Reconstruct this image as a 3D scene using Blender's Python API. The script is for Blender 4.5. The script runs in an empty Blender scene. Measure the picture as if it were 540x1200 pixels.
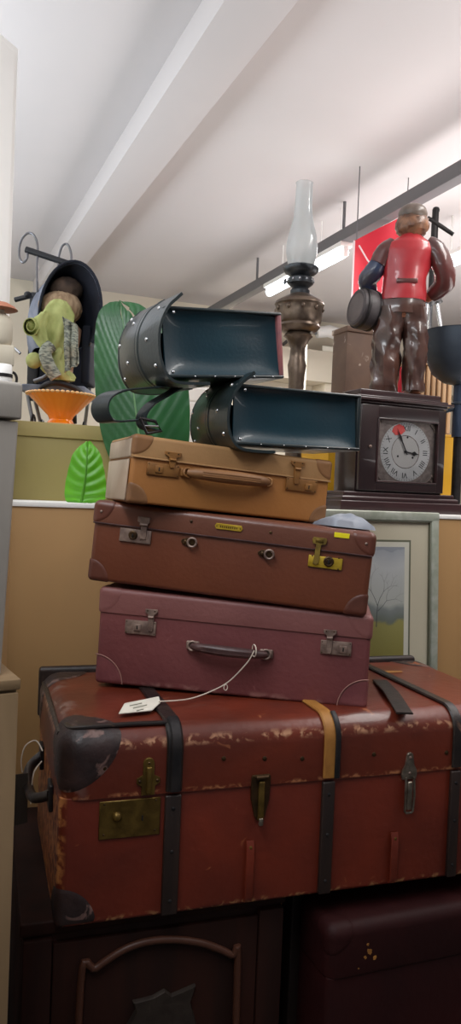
import bpy, bmesh, math, random
from math import sin, cos, pi, radians, sqrt
from mathutils import Vector, Matrix, noise
random.seed(7)
sc = bpy.context.scene
COL = sc.collection

# ------------------------------------------------------------------ camera
F, CX, CY = 900.0, 270.0, 600.0
YAW, PITCH, ROLL = radians(22.5), radians(-1.4), radians(2.3)
CAM = Vector((0, 0, 1.42))
fw = Vector((sin(YAW)*cos(PITCH), cos(YAW)*cos(PITCH), sin(PITCH)))
r0 = Vector((cos(YAW), -sin(YAW), 0)); u0 = r0.cross(fw)
rt = r0*cos(ROLL) + u0*sin(ROLL); up = -r0*sin(ROLL) + u0*cos(ROLL)
cd = bpy.data.cameras.new('camera'); cam = bpy.data.objects.new('camera', cd); COL.objects.link(cam)
cd.sensor_fit = 'VERTICAL'; cd.sensor_height = 24.0; cd.lens = F/1200*24.0; cd.clip_start = .02
cam.matrix_world = Matrix(((rt.x, up.x, -fw.x, CAM.x), (rt.y, up.y, -fw.y, CAM.y), (rt.z, up.z, -fw.z, CAM.z), (0, 0, 0, 1)))
sc.camera = cam

def ray(px, py): return fw + rt*((px-CX)/F) - up*((py-CY)/F)
def at(px, py, Y):
    d = ray(px, py); return CAM + d*(Y/d.y)
def atz(px, py, z):
    d = ray(px, py); return CAM + d*((z-CAM.z)/d.z)
def depth(P): return (Vector(P)-CAM).dot(fw)

# ------------------------------------------------------------------ materials
def lin(c):
    return tuple(((x/255)/12.92 if x/255 <= .04045 else ((x/255+.055)/1.055)**2.4) for x in c) + (1,)
def mat(name, col, rough=.55, metal=0., col2=None, nscale=6., namt=.5, bump=0., bscale=60., scr=None, coat=0., emit=None, trans=0., spec=.5, stretch=None, bands=None, sheen=0.):
    m = bpy.data.materials.new(name); m.use_nodes = True
    nt = m.node_tree; N = nt.nodes; L = nt.links
    b = N['Principled BSDF']
    b.inputs['Roughness'].default_value = rough; b.inputs['Metallic'].default_value = metal
    b.inputs['Coat Weight'].default_value = coat; b.inputs['Transmission Weight'].default_value = trans
    b.inputs['Specular IOR Level'].default_value = spec; b.inputs['Sheen Weight'].default_value = sheen
    tc = N.new('ShaderNodeTexCoord'); src = tc.outputs['Object']
    if stretch:
        mp = N.new('ShaderNodeMapping'); mp.inputs['Scale'].default_value = stretch
        L.new(src, mp.inputs['Vector']); src = mp.outputs['Vector']
    def nz(scale, detail=4, dist=0.):
        n = N.new('ShaderNodeTexNoise'); n.inputs['Scale'].default_value = scale; n.inputs['Detail'].default_value = detail
        n.inputs['Distortion'].default_value = dist; L.new(src, n.inputs['Vector']); return n.outputs['Fac']
    def ramp(v, a, c):
        r = N.new('ShaderNodeMapRange'); r.inputs['From Min'].default_value = a; r.inputs['From Max'].default_value = c
        L.new(v, r.inputs['Value']); return r.outputs['Result']
    def mix(fac, A, B):
        x = N.new('ShaderNodeMix'); x.data_type = 'RGBA'
        if isinstance(fac, float): x.inputs[0].default_value = fac
        else: L.new(fac, x.inputs[0])
        for s, k in ((A, 6), (B, 7)):
            if isinstance(s, tuple): x.inputs[k].default_value = s
            else: L.new(s, x.inputs[k])
        return x.outputs[2]
    c = lin(col)
    if col2:
        w = .25*max(.08, 1-namt)
        c = mix(ramp(nz(nscale, 6, .4), .5-.02-w, .5+.02+w), c, lin(col2))
    if scr:
        for (s, th, cc) in scr:
            c = mix(ramp(nz(s, 8, .8), th, th+.06), c, lin(cc))
    if bands:                               # worn edges and one darker board strip: (axis, position, half width, colour, noise scale, threshold)
        sx = N.new('ShaderNodeSeparateXYZ'); L.new(tc.outputs['Object'], sx.inputs[0])
        for (ax, pos, hw, cc, s, th) in bands:
            d = N.new('ShaderNodeMath'); d.operation = 'SUBTRACT'; L.new(sx.outputs[ax], d.inputs[0]); d.inputs[1].default_value = pos
            a = N.new('ShaderNodeMath'); a.operation = 'ABSOLUTE'; L.new(d.outputs[0], a.inputs[0])
            g = ramp(a.outputs[0], hw, 0.)
            n = ramp(nz(s, 8, .5), th, th+.12)
            mu = N.new('ShaderNodeMath'); mu.operation = 'MULTIPLY'; L.new(g, mu.inputs[0]); L.new(n, mu.inputs[1])
            c = mix(mu.outputs[0], c, lin(cc))
    if isinstance(c, tuple): b.inputs['Base Color'].default_value = c
    else: L.new(c, b.inputs['Base Color'])
    if bump:
        bp = N.new('ShaderNodeBump'); bp.inputs['Strength'].default_value = bump; bp.inputs['Distance'].default_value = .004
        L.new(nz(bscale, 5), bp.inputs['Height']); L.new(bp.outputs['Normal'], b.inputs['Normal'])
    if emit:
        b.inputs['Emission Color'].default_value = lin(emit[0]); b.inputs['Emission Strength'].default_value = emit[1]
    return m
def glass_mat(name, tint, clear=.85, white=0., rough=.03):
    m = bpy.data.materials.new(name); m.use_nodes = True; nt = m.node_tree; N = nt.nodes; L = nt.links
    N.remove(N['Principled BSDF']); out = N['Material Output']
    t = N.new('ShaderNodeBsdfTransparent'); t.inputs[0].default_value = lin(tint)
    g = N.new('ShaderNodeBsdfGlossy'); g.inputs['Roughness'].default_value = rough
    f = N.new('ShaderNodeLayerWeight'); f.inputs['Blend'].default_value = 1-clear
    mx = N.new('ShaderNodeMixShader'); L.new(f.outputs['Fresnel'], mx.inputs[0]); L.new(t.outputs[0], mx.inputs[1]); L.new(g.outputs[0], mx.inputs[2])
    last = mx.outputs[0]
    if white:
        w = N.new('ShaderNodeBsdfTranslucent'); w.inputs[0].default_value = (.95, .95, .95, 1)
        m2 = N.new('ShaderNodeMixShader'); m2.inputs[0].default_value = white
        L.new(last, m2.inputs[1]); L.new(w.outputs[0], m2.inputs[2]); last = m2.outputs[0]
    L.new(last, out.inputs['Surface']); return m

# ------------------------------------------------------------------ mesh builder
def rr_outline(x0, x1, y0, y1, r, n=5):
    r = max(min(r, (x1-x0)/2-1e-5, (y1-y0)/2-1e-5), 1e-5); pts = []
    for cx, cy, a0 in ((x1-r, y0+r, -pi/2), (x1-r, y1-r, 0), (x0+r, y1-r, pi/2), (x0+r, y0+r, pi)):
        for i in range(n+1):
            a = a0 + pi/2*i/n; pts.append((cx+r*cos(a), cy+r*sin(a)))
    return pts
class MB:
    def __init__(s): s.v = []; s.f = []
    def add(s, vs, fs, M=None):
        o = len(s.v)
        s.v += [tuple(M @ Vector(v)) if M else tuple(v) for v in vs]
        s.f += [tuple(i+o for i in f) for f in fs]; return s
    def loft(s, rings, closed=True, cap0=True, cap1=True, M=None):
        n = len(rings[0]); vs = [p for r in rings for p in r]; fs = []
        for k in range(len(rings)-1):
            for i in range(n if closed else n-1):
                j = (i+1) % n
                fs.append((k*n+i, k*n+j, (k+1)*n+j, (k+1)*n+i))
        if cap0: fs.append(tuple(reversed(range(n))))
        if cap1: fs.append(tuple(range((len(rings)-1)*n, len(rings)*n)))
        return s.add(vs, fs, M)
    def rbox(s, x0, x1, y0, y1, z0, z1, rv=.002, rt=.0015, rb=.0015, n=4, M=None):
        lv = []
        for i in range(n+1):
            a = pi/2*(1-i/n); lv.append((rb*(1-cos(a)), z0+rb*(1-sin(a))))
        for i in range(n+1):
            a = pi/2*i/n; lv.append((rt*(1-cos(a)), z1-rt*(1-sin(a))))
        rings = [[(x, y, z) for x, y in rr_outline(x0+d, x1-d, y0+d, y1-d, rv-d, n)] for d, z in lv]
        return s.loft(rings, M=M)
    def tube(s, pts, r, n=10, M=None, caps=True, flat=1.):
        pts = [Vector(p) for p in pts]; k = len(pts)
        rs = r if isinstance(r, (list, tuple)) else [r]*k
        t = [(pts[min(i+1, k-1)]-pts[max(i-1, 0)]).normalized() for i in range(k)]
        a = Vector((0, 0, 1)) if abs(t[0].z) < .9 else Vector((0, 1, 0))
        nrm = (a - t[0]*a.dot(t[0])).normalized(); rings = []
        for i in range(k):
            nrm = (nrm - t[i]*nrm.dot(t[i])).normalized(); bn = t[i].cross(nrm)
            rings.append([pts[i] + (nrm*cos(2*pi*j/n)*flat + bn*sin(2*pi*j/n))*rs[i] for j in range(n)])
        return s.loft(rings, cap0=caps, cap1=caps, M=M)
    def lathe(s, prof, n=32, c=(0, 0, 0), M=None, cap0=True, cap1=True, rad=None):
        rings = [[(c[0]+(r*(rad(i, 2*pi*j/n) if rad else 1))*cos(2*pi*j/n), c[1]+(r*(rad(i, 2*pi*j/n) if rad else 1))*sin(2*pi*j/n), c[2]+z) for j in range(n)] for i, (r, z) in enumerate(prof)]
        return s.loft(rings, cap0=cap0, cap1=cap1, M=M)
    def prism(s, poly, y0, y1, M=None, bev=0.):
        a = sum(poly[i][0]*poly[(i+1) % len(poly)][1]-poly[(i+1) % len(poly)][0]*poly[i][1] for i in range(len(poly)))
        if a < 0: poly = poly[::-1]
        if bev:
            cx = sum(p[0] for p in poly)/len(poly); cz = sum(p[1] for p in poly)/len(poly)
            sx = max(abs(p[0]-cx) for p in poly); sz = max(abs(p[1]-cz) for p in poly)
            inn = [(cx+(x-cx)*(1-bev/sx), cz+(z-cz)*(1-bev/sz)) for x, z in poly]
            return s.loft([[(x, y1, z) for x, z in poly], [(x, y0+bev, z) for x, z in poly], [(x, y0, z) for x, z in inn]], M=M)
        return s.loft([[(x, y1, z) for x, z in poly], [(x, y0, z) for x, z in poly]], M=M)
    def ellipsoid(s, c, rx, ry, rz, n=20, m=12, fn=None, M=None):
        rings = []
        for i in range(m+1):
            a = -pi/2 + pi*(i+.0001)/(m+.0002); rings.append([])
            for j in range(n):
                b = 2*pi*j/n; d = Vector((cos(a)*cos(b), cos(a)*sin(b), sin(a))); k = fn(d) if fn else 1
                rings[-1].append((c[0]+d.x*rx*k, c[1]+d.y*ry*k, c[2]+d.z*rz*k))
        return s.loft(rings, M=M)
    def grid(s, fn, nu, nv, M=None, thick=0., keep=None):
        P = [[Vector(fn(i/nu, j/nv)) for j in range(nv+1)] for i in range(nu+1)]
        vs = [p for r in P for p in r]; fs = []
        for i in range(nu):
            for j in range(nv):
                if keep and not keep((i+.5)/nu, (j+.5)/nv): continue
                a = i*(nv+1)+j; fs.append((a, a+nv+1, a+nv+2, a+1))
        if thick:
            bm = bmesh.new(); bv = [bm.verts.new(v) for v in vs]
            for f in fs: bm.faces.new([bv[i] for i in f])
            bm.normal_update()
            loose = [v for v in bm.verts if not v.link_faces]
            bmesh.ops.delete(bm, geom=loose, context='VERTS')
            bmesh.ops.solidify(bm, geom=bm.faces[:], thickness=thick)
            bm.verts.index_update(); vs = [v.co.copy() for v in bm.verts]; fs = [tuple(v.index for v in f.verts) for f in bm.faces]; bm.free()
        return s.add(vs, fs, M)
    def ribbon(s, path, wdir, w, th, M=None):
        path = [Vector(p) for p in path]; wd = Vector(wdir).normalized(); k = len(path); rings = []
        for i in range(k):
            t = (path[min(i+1, k-1)]-path[max(i-1, 0)]).normalized(); n = t.cross(wd).normalized()
            e = th*.35
            pr = [(-w/2, -th/2+e), (-w/2+e, -th/2), (w/2-e, -th/2), (w/2, -th/2+e), (w/2, th/2-e), (w/2-e, th/2), (-w/2+e, th/2), (-w/2, th/2-e)]
            rings.append([path[i]+wd*a+n*b for a, b in pr])
        return s.loft(rings, M=M)
    def deform(s, fn): s.v = [tuple(fn(Vector(v))) for v in s.v]; return s
    def build(s, name, m, parent=None, angle=40, label=None):
        me = bpy.data.meshes.new(name); me.from_pydata([tuple(v) for v in s.v], [], s.f); me.validate()
        bm = bmesh.new(); bm.from_mesh(me); bmesh.ops.recalc_face_normals(bm, faces=bm.faces[:]); bm.to_mesh(me); bm.free()
        me.polygons.foreach_set('use_smooth', [True]*len(me.polygons)); me.set_sharp_from_angle(angle=radians(angle))
        me.materials.append(m)
        o = bpy.data.objects.new(name, me); COL.objects.link(o)
        if parent: o.parent = parent
        if label: o['label'] = label
        return o
def tag(o, label, cat, group=None, kind=None):
    if label: o['label'] = label
    if cat: o['category'] = cat
    if group: o['group'] = group
    if kind: o['kind'] = kind
    return o
def thing(name, label, cat, loc=(0, 0, 0), rz=0, ry=0, group=None):
    o = bpy.data.objects.new(name, None); COL.objects.link(o); o.empty_display_size = .05
    o.matrix_world = Matrix.Translation(Vector(loc)) @ Matrix.Rotation(radians(rz), 4, 'Z') @ Matrix.Rotation(radians(ry), 4, 'Y')
    return tag(o, label, cat, group)
def struct(name, mb, m): return tag(mb.build(name, m), None, None, kind='structure')
def onface(root, px, py, y=0.):
    """where the sight line through a picture point meets the plane y = const of an object"""
    I = root.matrix_world.inverted(); o = I @ CAM; d = I.to_3x3() @ ray(px, py)
    p = o + d*((y-o.y)/d.y); return p.x, p.z
def ontop(root, px, py, z):
    I = root.matrix_world.inverted(); o = I @ CAM; d = I.to_3x3() @ ray(px, py)
    p = o + d*((z-o.z)/d.z); return p.x, p.y
def corner_patch(mb, c, sg, R, r, off=.0012, n=14, th=.0, squash=(1, 1, 1)):
    """leather or metal cap wrapped round a rounded box corner"""
    c = Vector(c); sg = Vector(sg)
    for k in range(3):
        a, b = (k+1) % 3, (k+2) % 3; rings = []
        for i in range(n+1):
            ring = []
            for j in range(n+1):
                rho = R*i/n; ph = pi/2*j/n; q = Vector((0, 0, 0)); q[a] = rho*cos(ph)*squash[a]; q[b] = rho*sin(ph)*squash[b]
                core = Vector([max(q[t], r) for t in range(3)]); d = q-core
                d = d.normalized() if d.length > 1e-9 else Vector((-1, -1, -1)).normalized()
                o2 = off if i < n else off*.2
                p = core + d*(r+o2); ring.append((c.x+sg.x*p.x, c.y+sg.y*p.y, c.z+sg.z*p.z))
            rings.append(ring)
        fs = []; vs = [p for rr in rings for p in rr]
        for i in range(n):
            for j in range(n):
                A = i*(n+1)+j; fs.append((A, A+1, A+n+2, A+n+1))
        mb.add(vs, fs)
    return mb
def _stud(mb, x, y, z, r=.004, h=.003, axis='-y'):
    pr = [(r, 0), (r*.92, h*.5), (r*.6, h*.85), (r*.2, h)]
    M = Matrix.Translation((x, y, z)) @ (Matrix.Rotation(pi/2, 4, 'X') if axis == '-y' else Matrix.Rotation(-pi/2, 4, 'Y') if axis == '-x' else Matrix.Identity(4))
    return mb.lathe(pr, 12, M=M)
class Studs:
    """rivets and nails, each one an object of its own"""
    def __init__(s): s.l = []
    def build(s, name, m, parent=None, label=None):
        for a in s.l: b = MB(); _stud(b, *a); b.build(name, m, parent, label=label)
def stud(g, x, y, z, r=.004, h=.003, axis='-y'):
    if isinstance(g, Studs): g.l.append((x, y, z, r, h, axis))
    else: _stud(g, x, y, z, r, h, axis)
def arc(cx, cz, r, a0, a1, n=12): return [(cx+r*cos(radians(a0+(a1-a0)*i/n)), cz+r*sin(radians(a0+(a1-a0)*i/n))) for i in range(n+1)]
def spline(pts, n=8):
    P = [Vector(p) for p in pts]; out = []
    for i in range(len(P)-1):
        a, b, c, d = P[max(i-1, 0)], P[i], P[i+1], P[min(i+2, len(P)-1)]
        for k in range(n):
            t = k/n; out.append(.5*((2*b)+(c-a)*t+(2*a-5*b+4*c-d)*t*t+(3*b-a-3*c+d)*t**3))
    out.append(P[-1]); return out
def skin(name, pts, edges, m, parent, sub=2, root=0, fn=None):
    """one continuous surface grown over a skeleton: pts = (x,y,z,rx,ry)"""
    me = bpy.data.meshes.new(name); me.from_pydata([p[:3] for p in pts], edges, [])
    o = bpy.data.objects.new(name, me); COL.objects.link(o)
    md = o.modifiers.new('skin', 'SKIN'); md.use_smooth_shade = True
    for i, p in enumerate(pts):
        sv = me.skin_vertices[0].data[i]; sv.radius = (p[3], p[4] if len(p) > 4 else p[3]); sv.use_root = (i == root)
    o.modifiers.new('sub', 'SUBSURF').levels = sub; o.modifiers['sub'].render_levels = sub
    dg = bpy.context.evaluated_depsgraph_get(); dg.update()
    m2 = bpy.data.meshes.new_from_object(o.evaluated_get(dg)); o.modifiers.clear(); o.data = m2
    if fn:
        for v in m2.vertices: v.co = fn(v.co.copy())
    m2.materials.clear(); m2.materials.append(m); m2.polygons.foreach_set('use_smooth', [True]*len(m2.polygons))
    o.parent = parent; return o
class Fr:
    """upright local frame turned towards the room, unit = picture point at that distance"""
    def __init__(s, px, py, Y, z=None):
        s.P = at(px, py, Y); s.px, s.py = px, py; s.s = depth(s.P)/F
    def p(s, px, py):
        dx, dy = px-s.px, s.py-py; return ((dx*cos(ROLL)-dy*sin(ROLL))*s.s, (dx*sin(ROLL)+dy*cos(ROLL))*s.s)
    def q(s, px, py, y=0.):
        x, z = s.p(px, py); return (x, y, z)

FACE = -22.5        # turned square to the photographer
# ------------------------------------------------------------------ palette
M = {}
M['ceil'] = mat('ceiling_paint', (214, 208, 208), .9, col2=(208, 203, 203), nscale=.7)
M['beam'] = mat('beam_paint', (212, 206, 206), .9)
M['floor'] = mat('floor_tile', (70, 62, 55), .5, col2=(55, 48, 44), nscale=2)
M['wall'] = mat('wall_paint', (226, 216, 196), .9, col2=(218, 208, 190), nscale=1.2)
M['white'] = mat('white_paint', (248, 246, 242), .6)
M['tan'] = mat('tan_board', (178, 138, 88), .65, col2=(168, 130, 84), nscale=2.2, stretch=(1, 1, .3), bands=[(0, -.66, .05, (120, 80, 48), 2, .1)])
M['trunk'] = mat('trunk_red_brown', (116, 41, 22), .46, col2=(90, 31, 18), nscale=5, namt=.4, bump=.25, bscale=45, scr=[(26, .70, (150, 84, 50)), (9, .73, (60, 26, 18))],
                 bands=[(2, .004, .010, (176, 128, 84), 70, .52), (0, -.490, .012, (200, 132, 76), 55, .44)], coat=.08)
M['trunklid'] = mat('trunk_lid_brown', (112, 44, 26), .36, col2=(78, 32, 21), nscale=4, namt=.4, bump=.22, bscale=45, scr=[(24, .69, (150, 90, 60)), (8, .72, (52, 26, 20))],
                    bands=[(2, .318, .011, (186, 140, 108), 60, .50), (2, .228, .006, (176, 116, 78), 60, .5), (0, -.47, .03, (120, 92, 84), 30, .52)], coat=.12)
M['blackleather'] = mat('black_leather', (40, 31, 28), .38, col2=(24, 19, 18), nscale=14, bump=.3, bscale=70, scr=[(18, .66, (96, 70, 56))], coat=.15)
M['cornerleather'] = mat('corner_leather', (58, 40, 38), .45, col2=(32, 24, 25), nscale=22, namt=.2, bump=.4, bscale=60, scr=[(26, .58, (112, 86, 80)), (11, .63, (168, 92, 48))])
M['darkwood'] = mat('dark_batten', (46, 32, 27), .45, col2=(30, 22, 20), nscale=20, stretch=(1, 1, .2), bump=.2)
M['tanleather'] = mat('tan_leather', (168, 116, 52), .55, col2=(140, 92, 40), nscale=18, bump=.2)
M['brass_old'] = mat('old_brass', (124, 100, 48), .42, .75, col2=(92, 72, 34), nscale=40, bump=.15, bscale=90)
M['brass'] = mat('bright_brass', (206, 174, 60), .38, .45, col2=(180, 148, 40), nscale=40)
M['brass_mid'] = mat('dulled_brass', (158, 132, 60), .42, .5, col2=(120, 98, 48), nscale=40)
M['brass_dark'] = mat('dark_bronze', (84, 62, 38), .42, .7, col2=(60, 44, 28), nscale=40)
M['nickel'] = mat('nickel', (158, 148, 134), .32, .85, col2=(110, 100, 88), nscale=50)
M['nickel_dull'] = mat('dull_nickel', (150, 128, 116), .45, .35, col2=(108, 88, 80), nscale=60)
M['iron'] = mat('black_iron', (34, 32, 34), .45, .5, col2=(50, 46, 46), nscale=30)
M['hole'] = mat('keyhole_black', (12, 10, 9), .8)
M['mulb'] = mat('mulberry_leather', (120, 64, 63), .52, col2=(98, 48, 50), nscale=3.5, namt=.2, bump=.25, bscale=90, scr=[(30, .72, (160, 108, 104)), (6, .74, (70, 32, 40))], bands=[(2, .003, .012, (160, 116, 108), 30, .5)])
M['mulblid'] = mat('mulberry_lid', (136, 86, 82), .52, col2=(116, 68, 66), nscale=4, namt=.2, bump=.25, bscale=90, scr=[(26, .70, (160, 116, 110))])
M['mulbedge'] = mat('mulberry_corner', (132, 76, 76), .5, col2=(106, 54, 58), nscale=9, bump=.25, bscale=90)
M['stitch'] = mat('pale_stitching', (150, 108, 98), .7)
M['mulbhandle'] = mat('handle_leather', (84, 58, 56), .42, col2=(58, 38, 38), nscale=20, bump=.2)
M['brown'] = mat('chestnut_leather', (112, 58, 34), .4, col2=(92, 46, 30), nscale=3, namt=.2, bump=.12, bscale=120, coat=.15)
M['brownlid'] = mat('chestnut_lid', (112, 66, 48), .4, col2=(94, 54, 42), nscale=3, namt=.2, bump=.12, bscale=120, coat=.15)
M['browncorner'] = mat('chestnut_corner', (104, 58, 44), .4, col2=(84, 46, 36), nscale=8, bump=.12)
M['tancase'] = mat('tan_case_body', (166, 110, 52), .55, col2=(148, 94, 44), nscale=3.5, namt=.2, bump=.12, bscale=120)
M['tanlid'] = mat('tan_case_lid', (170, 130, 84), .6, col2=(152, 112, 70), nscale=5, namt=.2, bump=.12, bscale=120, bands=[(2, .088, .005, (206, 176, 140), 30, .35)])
M['tanend'] = mat('tan_case_faded_end', (190, 172, 152), .65, col2=(172, 150, 128), nscale=9, bump=.12)
M['tancorner'] = mat('tan_case_corner', (138, 96, 58), .55, col2=(116, 78, 46), nscale=12, bump=.12)
M['tanmetal'] = mat('painted_lock', (150, 104, 54), .45, .25, col2=(128, 86, 44), nscale=30)
M['teal'] = mat('dark_teal_leather', (16, 56, 68), .36, col2=(12, 42, 54), nscale=4, namt=.2, bump=.1, bscale=140, coat=.25)
M['tealdark'] = mat('near_black_teal_leather', (34, 46, 48), .34, col2=(22, 32, 35), nscale=6, bump=.12, bscale=140, coat=.3)
M['pinkreflection'] = mat('painted_pink_reflection', (158, 92, 92), .5, col2=(110, 76, 84), nscale=20)  # pinkish reflection on the satchel end, put into the base colour
M['chrome'] = mat('chrome', (200, 202, 205), .18, .95)
M['steel'] = mat('steel_grey', (126, 126, 130), .35, .8)
M['leaf'] = mat('deep_green_leaf', (46, 104, 56), .4, col2=(36, 88, 48), nscale=7, coat=.1)
M['leafpale'] = mat('leaf_rib', (108, 150, 104), .5)
M['lime'] = mat('bright_green_leaf', (98, 176, 30), .42, col2=(80, 158, 26), nscale=12)
M['limerib'] = mat('bright_leaf_rib', (76, 142, 30), .5)
M['olive'] = mat('olive_board', (158, 144, 88), .6, col2=(150, 136, 84), nscale=2)
M['olivetop'] = mat('olive_board_edge', (176, 160, 104), .6, col2=(166, 150, 96), nscale=3)
M['orange'] = mat('orange_glass', (255, 150, 30), .2, col2=(250, 128, 16), nscale=8, coat=.5)
M['amberpale'] = mat('pale_amber_glass', (250, 196, 130), .2, coat=.5)
M['navy'] = mat('navy_cloth', (22, 28, 44), .85, col2=(16, 22, 36), nscale=10)
M['denim'] = mat('grey_denim', (138, 142, 156), .85, col2=(110, 116, 132), nscale=16, bump=.3, bscale=120, scr=[(10, .66, (146, 150, 160))])
M['blackpl'] = mat('black_plastic', (26, 27, 32), .5)
M['hairbrown'] = mat('doll_hair', (92, 74, 62), .85, col2=(64, 52, 46), nscale=26, bump=.5, bscale=80)
M['straw'] = mat('doll_fringe', (186, 160, 130), .85, col2=(150, 122, 96), nscale=30, bump=.5, bscale=90, stretch=(3, 3, .6))
M['dollskin'] = mat('doll_skin', (190, 150, 124), .6)
M['greencloth'] = mat('pale_green_cloth', (198, 204, 136), .8, col2=(160, 168, 100), nscale=16, bump=.3, bscale=60)
M['shawl'] = mat('grey_knit', (176, 180, 164), .9, col2=(104, 110, 104), nscale=60, namt=.7, bump=.5, bscale=140, stretch=(1, 1, 3))
M['lampmetal'] = mat('lamp_brass_tarnished', (120, 104, 90), .36, .7, col2=(88, 74, 64), nscale=30, bump=.15, bscale=50)
M['lampdark'] = mat('lamp_burner', (86, 90, 94), .35, .8, col2=(60, 62, 66), nscale=30)
M['clockwood'] = mat('mahogany_dark', (42, 24, 24), .3, col2=(30, 17, 18), nscale=8, stretch=(1, 1, .2), coat=.35)
M['clockbase'] = mat('mahogany_base', (56, 30, 31), .3, col2=(38, 22, 23), nscale=8, stretch=(.3, 1, 1), coat=.35)
M['dialplate'] = mat('dial_plate', (148, 136, 130), .4, .5, col2=(120, 108, 104), nscale=60, bump=.2, bscale=120)
M['silver'] = mat('silvered_ring', (206, 206, 206), .3, .35, col2=(190, 190, 190), nscale=10)
M['dialmid'] = mat('dial_centre', (186, 184, 182), .45, .2)
M['ink'] = mat('black_ink', (22, 20, 22), .6)
M['spandrel'] = mat('spandrel', (150, 134, 124), .35, .5, col2=(84, 72, 68), nscale=90, namt=.8, bump=.5, bscale=120)
M['redreflection'] = mat('painted_red_reflection', (226, 70, 66), .5, col2=(214, 96, 92), nscale=50)  # colour of a red reflection seen on the dial
M['figred'] = mat('painted_red_waistcoat', (176, 46, 52), .32, col2=(158, 36, 44), nscale=9, coat=.4, bump=.15, bscale=25)
M['figbrown'] = mat('painted_brown', (86, 56, 46), .28, col2=(58, 38, 33), nscale=12, coat=.5, bump=.3, bscale=30)
M['figsleeve'] = mat('painted_sleeve', (100, 50, 46), .3, col2=(66, 40, 38), nscale=12, coat=.45, bump=.2, bscale=30)
M['figblue'] = mat('painted_blue_sleeve', (36, 62, 100), .32, col2=(60, 56, 66), nscale=12, coat=.4)
M['fighair'] = mat('painted_hair', (150, 104, 74), .4, col2=(92, 64, 50), nscale=40, bump=.6, bscale=50, coat=.2)
M['figcap'] = mat('painted_cap', (112, 98, 88), .4, col2=(84, 72, 66), nscale=20, coat=.2)
M['figskin'] = mat('painted_skin', (176, 112, 84), .4, coat=.2)
M['barrel'] = mat('grey_barrel', (92, 84, 84), .5, col2=(68, 62, 64), nscale=14, bump=.2)
M['redcloth'] = mat('red_banner_cloth', (226, 40, 62), .7, col2=(214, 34, 56), nscale=3, sheen=.2)
M['whitecloth'] = mat('white_stripe', (244, 220, 224), .7)
M['slate'] = mat('slate_metal', (70, 80, 92), .5, .3, col2=(58, 68, 80), nscale=6)
M['bluepost'] = mat('blue_grey_post', (52, 66, 88), .5, .3)
M['yellow'] = mat('ochre_yellow', (214, 160, 26), .6, col2=(204, 150, 24), nscale=3)
M['slat'] = mat('pale_wood_slat', (206, 170, 130), .6, col2=(180, 140, 100), nscale=14, stretch=(1, 1, .1))
M['chipped'] = mat('chipped_brown_paint', (110, 86, 70), .65, col2=(96, 74, 62), nscale=10, scr=[(14, .62, (196, 180, 166))])
M['cream'] = mat('cream_cabinet', (226, 220, 200), .6)
M['framesilver'] = mat('silver_green_frame', (186, 190, 178), .35, .3, col2=(160, 166, 150), nscale=30)
M['mount'] = mat('cream_mount', (216, 208, 190), .8)
M['mountline'] = mat('mount_line', (112, 114, 98), .6)
M['mountin'] = mat('inner_mount', (226, 224, 216), .8)
M['pane'] = glass_mat('picture_glass', (252, 252, 250), .93)
M['clockpane'] = glass_mat('clock_glass', (250, 250, 250), .9)
M['chimney'] = glass_mat('chimney_glass', (244, 247, 248), .75, .32, .08)
M['greycrate'] = mat('grey_crate', (160, 154, 146), .7, col2=(136, 130, 122), nscale=4, stretch=(1, 1, .4), bump=.2, scr=[(8, .68, (160, 154, 146))])
M['paleboxwood'] = mat('pale_box_wood', (132, 108, 78), .7, col2=(112, 90, 62), nscale=8, stretch=(1, 1, .2))
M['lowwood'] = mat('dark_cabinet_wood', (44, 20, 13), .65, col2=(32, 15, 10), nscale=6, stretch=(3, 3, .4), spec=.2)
M['lowarch'] = mat('arch_moulding', (72, 42, 30), .45, spec=.35)
M['lowcarve'] = mat('dark_carving', (44, 36, 32), .55, .2, col2=(56, 48, 42), nscale=30, bump=.4, spec=.3)
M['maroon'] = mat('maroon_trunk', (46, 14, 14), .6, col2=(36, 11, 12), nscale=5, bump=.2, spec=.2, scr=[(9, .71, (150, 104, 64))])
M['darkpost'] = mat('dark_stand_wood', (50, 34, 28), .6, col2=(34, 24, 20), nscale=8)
M['paper'] = mat('tag_paper', (226, 220, 206), .8, col2=(210, 204, 190), nscale=20)
M['string'] = mat('cotton_string', (216, 204, 188), .9)
M['darktag'] = mat('dark_label_card', (60, 54, 48), .7)
M['sticker'] = mat('yellow_sticker', (238, 222, 20), .6)
M['plasticgrey'] = mat('grey_blue_cloth', (150, 156, 166), .55, col2=(128, 134, 146), nscale=10, bump=.2, bscale=30)
M['poster'] = mat('white_poster', (240, 236, 222), .7)
M['tube'] = mat('fluorescent_tube', (255, 255, 255), .4, emit=((236, 246, 255), 8))
M['tray'] = mat('grey_tray', (112, 110, 112), .6)
M['shade'] = mat('terracotta_shade', (150, 92, 66), .6)
M['beige'] = mat('beige_box', (206, 196, 176), .7)

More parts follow.
